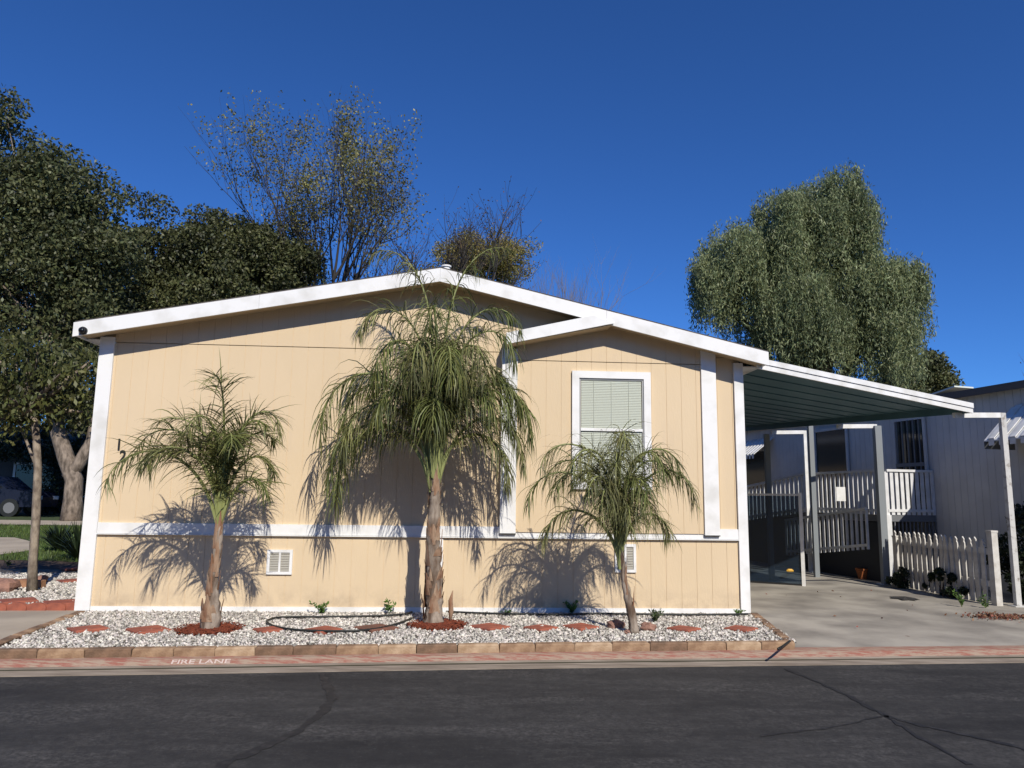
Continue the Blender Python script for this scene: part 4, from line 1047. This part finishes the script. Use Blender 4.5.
# scalloped edging, one piece each
nsc = 15
for k in range(nsc):
    a_ = Vector((-8.8, 9.38, 0)).lerp(Vector((hb.x - .05, hb.y + .22, 0)), k / nsc); b = MB()
    wd = 0.25; b.prism([(0, 0), (wd, 0)] + [(wd / 2 + wd / 2 * math.cos(t), .05 + .055 * math.sin(t)) for t in np.linspace(0, math.pi, 9)], 0, .06)
    o = b.build('scalloped_edging', paver_red); o.location = (a_.x, a_.y, .105); o.rotation_euler = (0, 0, .04)
    tag(o, 'red scalloped edging piece on the left pad, ' + ORD[nsc - 1 - k] + ' from the house corner', 'edging', 'scalloped edging row')
# brick/timber by the slim tree
timb = mat('orange_timber', (0.42, 0.22, 0.12), .85, var=(0.28, .14, .07), scale=10)
q = gp(20, 588, .13); b = MB(); b.box((-.45, -.06, 0), (.35, .06, .12)); o = b.build('timber_edge', timb); o.location = (q.x + .0, q.y, .13); tag(o, 'orange brown timber lying beside the slim tree base', 'timber')
rock(40, 583, .10, 'round reddish rock right of the slim tree base'); rock(3, 592, .17, 'brick red block at the picture edge by the timber')
# walkways and lawn at the back
def draped(name, poly_fn, nxx, nyy, material, kind='structure', lift=0.02):
    b = MB(); vs = []
    for j in range(nyy + 1):
        for i in range(nxx + 1):
            x, y = poly_fn(i / nxx, j / nyy); vs.append((x, y, float(ground_z(x, y)) + lift))
    b.add(vs, [(j * (nxx + 1) + i, j * (nxx + 1) + i + 1, (j + 1) * (nxx + 1) + i + 1, (j + 1) * (nxx + 1) + i) for j in range(nyy) for i in range(nxx)])
    o = b.build(name, material); o['kind'] = kind; return o
# soil strip behind gravel
draped('planting_soil', lambda u, v: (-16 + 10.2 * u, 14.6 + 1.3 * v), 20, 4, soil, lift=.025)
lawnm = mat('lawn_soil', (0.06, 0.085, 0.025), 0.95, var=(0.035, 0.055, 0.015), scale=6, bump=.8, bscale=40)
draped('lawn', lambda u, v: (-40 + 33 * u, 15.9 + 14 * v), 40, 20, lawnm, lift=.030)
draped('walkway', lambda u, v: (-30 + (17.3 + 1.9 * math.sin(v * 3.1)) * u, 14.9 + 4.6 * v), 12, 16, conc2, lift=.045)
draped('walkway', lambda u, v: (-30 + 21 * u, 22.5 + 1.3 * v), 12, 3, conc2, lift=.05)
# grass blades
ng = 40000
gx = rng.uniform(-20, -7.0, ng); gy = rng.uniform(15.9, 23, ng)
edge = -30 + 17.3 + 1.9 * np.sin(np.clip((gy - 14.9) / 4.6, 0, 1) * 3.1); keep = ((gx > edge + .05) | (gy > 19.6)) & ~((gy > 22.4) & (gy < 23.9)); gx, gy = gx[keep], gy[keep]; ng = len(gx)
gz = ground_z(gx, gy) + .03; hgt = rng.uniform(.05, .11, ng); aa = rng.uniform(0, 6.28, ng); ww = .008
base_ = np.stack([gx, gy, gz], 1); s_ = np.stack([np.cos(aa), np.sin(aa), 0 * aa], 1) * ww; tip = base_ + np.stack([rng.normal(0, .03, ng), rng.normal(0, .03, ng), hgt], 1)
o = quads_obj('grass', np.stack([base_ - s_, base_ + s_, tip], 1).reshape(-1, 3), leafmat('grass_blade', (0.13, 0.19, 0.045), (0.08, 0.12, 0.03), 2, .4, .3), k=3); tag(o, 'green grass of the small lawn beyond the gravel', 'grass', kind='stuff')
# agave-like spiky plants at the big tree foot
def spiky(c, n, L_, label):
    o = thing('spiky_plant', label, 'plant', c); b = MB()
    for k in range(n):
        a = random.uniform(0, 6.28); e = random.uniform(.5, 1.4); l = L_ * random.uniform(.7, 1)
        d = Vector((math.cos(a) * math.cos(e), math.sin(a) * math.cos(e), math.sin(e))); s_ = Vector((-math.sin(a), math.cos(a), 0)) * .02
        m_ = d * l * .55 + Vector((0, 0, .02)); t_ = d * l - Vector((0, 0, .1 * l)); b.add([-s_, s_, m_ + s_ * 1.2, m_ - s_ * 1.2, t_], [(0, 1, 2, 3), (3, 2, 4)])
    b.build('blades', leafmat('spiky_leaf', (0.035, 0.055, 0.022), (0.02, 0.035, 0.015), 3, .4, .1), o)
q = at(80, 548, 16.2); spiky((q.x, q.y, float(ground_z(q.x, q.y)) + .02), 130, 1.0, 'dark spiky plant by the house corner before the stout trunk')
q = at(60, 545, 17.2); spiky((q.x, q.y, float(ground_z(q.x, q.y)) + .02), 110, .85, 'dark spiky plant left of the other spiky plant on the lawn')

# ------------------------------------------------------------------ trees
def limb_tree(root, h, r0, levels=4, spread=35, seed=1, up_bias=.25, splits=(3, 4), trunk_frac=.3, n0=5, shrink=.72, first=None):
    """returns (MB trunk+limbs, tips)"""
    rd = random.Random(seed); b = MB(); tips = []
    def grow(p, d, L_, r_, lv):
        pts = [p]; rr = [r_]; q = p.copy(); dd = d.copy(); K = 4
        for k in range(K):
            dd = (dd + Vector((rd.uniform(-1, 1), rd.uniform(-1, 1), rd.uniform(-.5, 1) + up_bias)) * .16).normalized(); q = q + dd * L_ / K; pts.append(q.copy()); rr.append(r_ * (1 - .45 * (k + 1) / K))
            if lv <= 1: tips.append((q.copy(), dd.copy()))
        b.tube(pts, rr, 7 if lv > 2 else 4, cap=False)
        if lv == 0: return
        for k in range(rd.randint(*splits)):
            t = rd.uniform(.45, 1) if k else 1.0; i = min(K, max(1, int(round(t * K)))); a = rd.uniform(0, 6.283); s_ = R(rd.uniform(.6, 1.3) * spread)
            ax = dd.cross(Vector((math.cos(a), math.sin(a), .3))).normalized(); nd = (Matrix.Rotation(s_, 3, ax) @ dd).normalized(); nd.z += up_bias * .5; nd.normalize()
            grow(pts[i], nd, L_ * shrink * rd.uniform(.8, 1.15), rr[i] * .80, lv - 1)
    base = Vector((0, 0, 0))
    if first: pts, rads = first; b.tube(pts, rads, 12, jit=.04, cap=False); start = Vector(pts[-1]); d0 = (Vector(pts[-1]) - Vector(pts[-2])).normalized(); r1 = rads[-1]
    else:
        start = Vector((0, 0, h * trunk_frac)); d0 = Vector((0, 0, 1)); r1 = r0 * .8; b.tube([base, start * .5 + Vector((.05, 0, 0)), start], [r0 * 1.15, r0 * .92, r1], 10, jit=.04, cap=False)
    for k in range(n0):
        a = 6.283 * k / n0 + rd.uniform(-.4, .4); s_ = R(spread * rd.uniform(.3, 1.2)) if k else R(5)
        nd = Vector((math.sin(s_) * math.cos(a), math.sin(s_) * math.sin(a), math.cos(s_)))
        grow(start, nd, (h - start.z) * .36 * rd.uniform(.85, 1.15), r1 * .62, levels)
    return b, tips

def dense_tree(name, label, base, lobes, nleaf, ll, m_, trunk=None, trunk_mat=None, clump=(.35, .7), ncl=26, cat='tree', group=None, droop=.3, wf=.5, fill=.2):
    """lobes: list of (center, radii) in world space"""
    o = thing(name, label, cat, base, 0, group); B = np.array(base)
    P_, R_ = [], []
    vols = [r_[0] * r_[1] * r_[2] for c, r_ in lobes]; tot = sum(v ** (2 / 3) for v in vols)
    for (c, r_), v in zip(lobes, vols):
        n = max(6, int(ncl * len(lobes) * v ** (2 / 3) / tot)); p, q = clumps(np.array(c) - B, r_, n, clump[0], clump[1], .75, .25); P_.append(p); R_.append(q)
    P_ = np.concatenate(P_); R_ = np.concatenate(R_)
    pts = cloud(P_, R_, nleaf, fill); quads_obj('crown', leaves(pts, ll, ll * wf, droop), m_, o)
    b = MB()
    tb = trunk or [(0, 0, 0), tuple(np.array(lobes[0][0]) - B)]
    top = Vector(tb[-1][:3]) if trunk else Vector(tb[-1])
    if trunk: b.tube([t[:3] for t in trunk], [t[3] for t in trunk], 14, jit=.05)
    else: b.tube([tb[0], (Vector(tb[0]) + top) * .5 + Vector((.1, 0, 0)), top], [.28, .22, .12], 10)
    for k in range(min(40, len(P_))):
        e = Vector(P_[k * len(P_) // 40 if len(P_) > 40 else k]); mid = top.lerp(e, .5) + Vector((0, 0, -.15)); b.tube([top + Vector((0, 0, -.3)), mid, e], [.07, .04, .012], 5, cap=False)
    b.build('trunk', trunk_mat or barkd, o, True)
    return o
gz_ = lambda p: (p.x, p.y, float(ground_z(p.x, p.y)))
def lobe(px, py, Y, rx, rz, ry=None):     # radii in pixels -> metres
    c = at(px, py, Y); k = Y / F_PX; return (tuple(c), (rx * k, (ry or rx) * k, rz * k))
tleaf = leafmat('tree_leaf', (0.120, 0.130, 0.052), (0.055, 0.064, 0.027), .9, .5, .22)
tleaf2 = leafmat('tree_leaf_light', (0.115, 0.120, 0.036), (0.060, 0.072, 0.023), .9, .5, .25)
fleaf = leafmat('ficus_leaf', (0.105, 0.112, 0.042), (0.050, 0.056, 0.022), .7, .5, .18)

# big tree at the left with the stout pale trunk
tb = at(72, 524, 24); tb = Vector((tb.x, tb.y, float(ground_z(tb.x, tb.y))))
def rel(px, py, Y): q = at(px, py, Y) - tb; return (q.x, q.y, q.z)
t0 = rel(72, 524, 24); 
trk = [(0, 0, -.1, .36), (*rel(73, 500, 24), .27), (*rel(74, 480, 24), .26), (*rel(66, 458, 24), .25), (*rel(58, 432, 24), .22), (*rel(54, 400, 24), .20), (*rel(52, 330, 24), .14)]
lob = [lobe(30, 210, 24, 62, 62), lobe(-30, 150, 24, 60, 60), lobe(60, 190, 24, 45, 45), lobe(85, 255, 24, 62, 60), lobe(20, 300, 24, 75, 70), lobe(80, 330, 24, 50, 50), lobe(-40, 260, 24, 70, 90), lobe(60, 385, 23.5, 48, 30), lobe(82, 405, 24, 26, 24), lobe(-10, 120, 24, 30, 26), lobe(95, 200, 24, 34, 26)]
big = dense_tree('broadleaf_tree', 'large dark green tree with a stout forked pale trunk at the left', tuple(tb), lob, 90000, .155, tleaf, trk, barkg, (.55, 1.05), 30)
b = MB(); b.tube([rel(68, 478, 24), rel(80, 462, 24), rel(92, 440, 24), rel(98, 400, 24), rel(100, 340, 24)], [.22, .20, .17, .14, .08], 10, jit=.05); 
for o in big.children:
    if o.name.startswith('trunk'): b.build('fork_limb', barkg, o, True)

# dense evergreen mass behind the left roof slope: three trees
dense_tree('evergreen_tree', 'dense dark evergreen rising beside the large left tree above the roof', tuple(Vector((-14.0, 28, .5))), [lobe(150, 262, 28, 55, 60), lobe(120, 330, 28, 60, 60), lobe(180, 300, 28, 60, 55), lobe(200, 250, 28, 40, 40)], 50000, .15, fleaf, None, barkd, (.5, .9), 34)
dense_tree('evergreen_tree', 'rounded dark evergreen directly above the middle of the left roof slope', tuple(Vector((-10.2, 30, .5))), [lobe(265, 262, 30, 52, 45), lobe(230, 250, 30, 40, 40), lobe(295, 275, 30, 34, 34), lobe(250, 310, 30, 70, 50)], 45000, .15, fleaf, None, barkd, (.5, .9), 34)
# gap-toothed branchy tree between them
def sparse_tree(name, label, base, h, r0, nleaf, ll, m_, seed, spread=34, levels=4, bark=None, first=None, tips_spread=.25, n0=5, splits=(3, 4), up_bias=.25, trunk_frac=.3, scale=(1, 1, 1), shrink=.72, shear=0.0):
    o = thing(name, label, 'tree', base); b, tips = limb_tree(None, h, r0, levels, spread, seed, up_bias, splits, trunk_frac, n0, shrink, first)
    b.v = [(x * scale[0] + shear * z, y * scale[1], z * scale[2]) for x, y, z in b.v]; tips = [(Vector((t[0].x + shear * t[0].z, t[0].y, t[0].z)), t[1]) for t in tips]
    b.build('trunk', bark or barkd, o, False)
    if nleaf:
        T = np.array([t[0] for t in tips]) * np.array(scale); idx = rng.integers(0, len(T), nleaf); pts = T[idx] + rng.normal(0, tips_spread, (nleaf, 3))
        quads_obj('crown', leaves(pts, ll, ll * .55, .5), m_, o)
    return o
yleaf = leafmat('yellowing_leaf', (0.28, 0.26, 0.08), (0.075, 0.068, 0.035), .35, .45, .3)
oleaf = leafmat('olive_leaf', (0.10, 0.12, 0.04), (0.06, 0.07, 0.03), .6, .45, .25)
bleaf = leafmat('brown_leaf', (0.14, 0.085, 0.05), (0.07, 0.05, 0.035), .6, .45, .2)
barks = mat('deep_brown_bark', (0.050, 0.042, 0.034), .9, var=(.03, .026, .022), scale=6)  # very dark brown bark, deeper than the common bark
sparse_tree('sparse_tree', 'small branchy green tree showing sky in the gap above the left roof end', (-13.6, 31, .5), 11.8, .16, 7000, .15, oleaf, 5, 30, 3, tips_spread=.35)
sparse_tree('sparse_tree', 'thin leaved olive tree just left of the tall half bare tree', (-12.0, 34, .5), 13.2, .24, 26000, .12, oleaf, 9, 30, 4, tips_spread=.28, scale=(.72, 1, 1), bark=barkg)
sparse_tree('sparse_tree', 'tallest half bare tree with dark trunk and yellowing leaves above the roof', (-6.8, 30, .3), 17.9, .34, 17000, .115, yleaf, 21, 34, 4, tips_spread=.14, splits=(3, 4), shear=-.075, scale=(.66, 1, 1), bark=barks)
sparse_tree('sparse_tree', 'leaning nearly bare tree to the right of the tall half bare tree', (-5.0, 31, .3), 13.8, .34, 3000, .09, bleaf, 35, 40, 4, tips_spread=.10, splits=(3, 4), shear=.17, bark=barks)
gleaf = leafmat('golden_leaf', (0.32, 0.26, 0.075), (0.20, 0.18, 0.055), .6, .4, .3)
dense_tree('golden_tree', 'round golden green tree crown behind the roof peak', tuple(Vector((-1.3, 36, .3))), [lobe(482, 264, 36, 46, 36), lobe(507, 258, 36, 26, 28), lobe(450, 275, 36, 28, 28)], 26000, .12, gleaf, None, barkd, (.45, .85), 36)
sparse_tree('bare_tree', 'pale bare twiggy tree top right of the roof peak', (2.4, 34, .2), 11.9, .12, 0, .1, None, 40, 26, 4, bark=mat('twig_grey', (0.20, 0.17, 0.15), .9))

# pepper tree
pleaf = leafmat('pepper_leaf', (0.270, 0.305, 0.145), (0.160, 0.190, 0.090), .35, .45, .35)
YP = 27.0
pb = at(815, 505, YP); pb = Vector((pb.x, pb.y, .05))
pep = thing('pepper_tree', 'tall weeping pepper tree with hanging foliage behind the carport', 'tree', pb)
PLB = [lobe(812, 228, YP, 44, 46), lobe(842, 235, YP, 32, 40), lobe(775, 215, YP, 22, 30), lobe(735, 262, YP, 42, 46), lobe(710, 275, YP, 22, 34), lobe(845, 290, YP, 56, 50), lobe(888, 290, YP, 36, 32), lobe(765, 300, YP, 50, 50), lobe(768, 250, YP, 34, 36), lobe(790, 250, YP, 34, 40), lobe(800, 330, YP, 60, 50), lobe(870, 335, YP, 46, 46), lobe(828, 200, YP, 34, 32)]
cs = []; ds = []
for (c, r_) in PLB + [(tuple(np.array(c) + rng.normal(0, .22, 3) + np.array([0, -1.2, 0])), tuple(np.array(r_) * .55)) for c, r_ in PLB for _ in range(2)]:
    c = np.array(c) - np.array(pb); ns = int(60 * (r_[0] * r_[2]) ** .85) + 22
    d = rng.normal(size=(ns, 3)); d[:, 2] = np.abs(d[:, 2]) * .9 - .15; d /= np.linalg.norm(d, axis=1)[:, None]
    st = c + d * np.array(r_) * rng.uniform(.6, 1.0, (ns, 1))
    for k in range(ns):
        L_ = rng.uniform(.5, 2.4); nl_ = int(L_ * 52); t = rng.uniform(0, 1, nl_)[:, None]
        o2 = d[k] * np.array([1, 1, 0]) * .10
        p = st[k] + o2 * np.sqrt(t) + np.array([0, 0, -1]) * L_ * t ** 1.2 + rng.normal(0, .10, (nl_, 3)); cs.append(p)
cs = np.concatenate(cs); quads_obj('crown', leaves(cs, .165, .036, 1.1), pleaf, pep)
b = MB(); b.tube([(0, 0, 0), (.2, 0, 2), (.1, 0, 4.5), (.3, 0, 7)], [.5, .4, .33, .2], 12)
for (c, r_) in PLB: e = Vector(c) - pb; b.tube([(.15, 0, 3.5), Vector((.15, 0, 3.5)).lerp(e, .55) + Vector((0, 0, .5)), e], [.2, .12, .04], 6, cap=False)
b.build('trunk', barkd, pep, True)
dense_tree('evergreen_tree', 'small dark round tree at the right foot of the pepper tree', tuple(Vector((16.3, 30, .05))), [lobe(920, 372, 30, 30, 22), lobe(940, 378, 30, 20, 18), lobe(900, 385, 30, 30, 20)], 16000, .16, tleaf, None, barkd, (.4, .7), 30)
# bare red twigs by the awning at the right edge
sparse_tree('bare_shrub', 'bare dark twiggy branches beside the striped awning at the right edge', (9.35, 12.1, .05), 4.1, .05, 350, .05, bleaf, 51, 34, 4, bark=mat('red_twig', (0.11, 0.06, 0.05), .9), trunk_frac=.5, tips_spread=.06)

# slim tree at the left with pale leaning trunk
sb_ = gp(32, 592, .13); 
def rl(px, py): q = at(px, py, sb_.y) - Vector((sb_.x, sb_.y, .13)); return (q.x, q.y, q.z)
YS = sb_.y
lob = [lobe(20, 400, YS, 42, 34, 50), lobe(60, 395, YS, 40, 30, 50), lobe(-15, 370, YS, 40, 40, 50), lobe(45, 365, YS, 40, 30, 45), lobe(5, 415, YS, 34, 22, 40), lobe(85, 375, YS, 22, 26, 40)]
slim = dense_tree('slim_tree', 'young tree with slim pale leaning trunk standing in the left gravel', (sb_.x, sb_.y, .13), lob, 5200, .105, tleaf2, [(0, 0, 0, .075), (*rl(33, 560), .057), (*rl(36, 520), .058), (*rl(38, 470), .055), (*rl(36, 432), .050), (*rl(30, 390), .035)], barkp, (.22, .42), 16, droop=.8, wf=.42)
b = MB(); b.tube([rl(38, 470), rl(28, 445), rl(18, 420)], [.03, .022, .012], 6)
for o in slim.children:
    if o.name.startswith('trunk'): b.build('side_limb', barkp, o, True)

# left background: shaded home with carport and a dark parked car
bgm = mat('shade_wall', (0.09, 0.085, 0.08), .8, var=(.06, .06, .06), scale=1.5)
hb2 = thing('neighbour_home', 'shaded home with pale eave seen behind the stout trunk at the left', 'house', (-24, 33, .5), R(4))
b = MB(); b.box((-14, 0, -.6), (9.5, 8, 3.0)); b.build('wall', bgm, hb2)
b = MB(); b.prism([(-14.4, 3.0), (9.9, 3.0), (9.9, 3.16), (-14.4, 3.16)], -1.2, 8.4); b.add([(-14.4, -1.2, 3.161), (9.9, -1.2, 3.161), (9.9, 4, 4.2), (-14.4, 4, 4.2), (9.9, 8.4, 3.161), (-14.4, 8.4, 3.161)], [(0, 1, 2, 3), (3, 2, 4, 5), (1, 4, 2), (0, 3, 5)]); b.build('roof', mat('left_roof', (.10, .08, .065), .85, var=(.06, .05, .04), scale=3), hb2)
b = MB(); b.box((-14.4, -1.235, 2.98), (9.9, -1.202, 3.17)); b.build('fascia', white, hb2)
for x_ in (2.3, 4.6, -3.0):
    wn = thing('side_window', None, None); wn.parent = hb2
    b = MB(); b.box((x_, -.03, .9), (x_ + 1.5, -.005, 2.2)); b.build('pane', dk, wn)
    b = MB(); b.box((x_ - .1, -.06, .8), (x_ - .001, -.004, 2.3)); b.box((x_ + 1.501, -.06, .8), (x_ + 1.6, -.004, 2.3)); b.box((x_ - .1, -.06, 2.201), (x_ + 1.6, -.031, 2.3)); b.box((x_ - .1, -.06, .8), (x_ + 1.6, -.031, .899)); b.build('frame', white, wn)
# dark car
carp = mat('dark_car_paint', (0.012, 0.015, 0.03), .25, spec=.6)
cq = at(6, 520, 27.5); car = thing('parked_car', 'dark parked car in deep shade at the far left edge', 'car', (cq.x - .9, 27.5, float(ground_z(-18, 27)) + .02), R(6))
prof = [(-2.2, .35), (2.15, .35), (2.2, .7), (2.0, .88), (1.2, .98), (.65, 1.42), (-.9, 1.46), (-1.7, 1.05), (-2.2, .95)]
b = MB(); b.prism(prof, -.85, .85); body = b.build('body', carp, car)
b = MB(); b.prism([(1.08, 1.0), (.60, 1.37), (-.85, 1.40), (-1.5, 1.05)], -.856, -.851); b.build('side_glass', dk, car)
b = MB(); b.prism([(1.08, 1.0), (.60, 1.37), (-.85, 1.40), (-1.5, 1.05)], .851, .856); b.build('side_glass', dk, car)
for x_ in (-1.35, 1.35):
    for y_ in (-.78, .78):
        b = MB(); b.tube([(x_, y_ - .1, .32), (x_, y_ + .1, .32)], .32, 20); wh = b.build('wheel', rubber, car, False)
        b = MB(); b.tube([(x_, y_ - .105, .32), (x_, y_ + .105, .32)], .19, 14); b.build('rim', bars, wh)
for y_ in (-.6, .6): b = MB(); b.box((2.13, y_ - .18, .62), (2.215, y_ + .18, .74)); b.build('headlight', whitem, car)
# board fence closing the view beyond the lawn, and far tree belt
fm = mat('far_fence', (.16, .12, .09), .9)
far = thing('board_fence', 'low brown board fence in the shade behind the stout trunk', 'fence', (-11.6, 28.8, .5), R(2))
for k in range(14): b = MB(); b.box((-2 + k * .31, 0, 0), (-2 + k * .31 + .29, .025, 1.7)); b.build('board', fm, far)
b = MB(); b.box((-2, .027, .4), (2.3, .07, .5)); b.box((-2, .027, 1.3), (2.3, .07, 1.4)); b.build('rail', fm, far)
pts, rr = [], []
for k in range(90):          # unseen stretch added behind the camera to cut low sky light
    a = -48 + k * 1.07; 
    for zz in (2.2, 5.2, 8.0): pts.append((a + rng.uniform(-1, 1), -27 - 0.006 * a * a + rng.uniform(-1.5, 1.5), zz + rng.uniform(-.6, .8))); rr.append(rng.uniform(1.9, 2.9))
for k in range(60):
    a = -62 + k * 2.1; pts.append((a + rng.uniform(-1, 1), 62 + rng.uniform(-4, 4), 2.0 + rng.uniform(0, 1.5))); rr.append(rng.uniform(1.8, 3.0))
o = quads_obj('tree_belt', leaves(cloud(pts, rr, 110000, .1), .50, .30), dleaf); tag(o, 'distant dark belt of trees closing the horizon, plus an unseen stretch added behind the camera', 'tree belt', kind='stuff')

dense_tree('hedge', 'dark hedge closing the gap between the stout trunk and the house corner', tuple(Vector((-14.6, 30.5, .5))), [lobe(95, 470, 30.5, 40, 44, 30), lobe(60, 480, 30.5, 30, 36, 30), lobe(90, 425, 31, 34, 34, 30), lobe(20, 440, 31.5, 44, 24, 30)], 22000, .13, dleaf, None, barkd, (.4, .8), 22, cat='hedge')
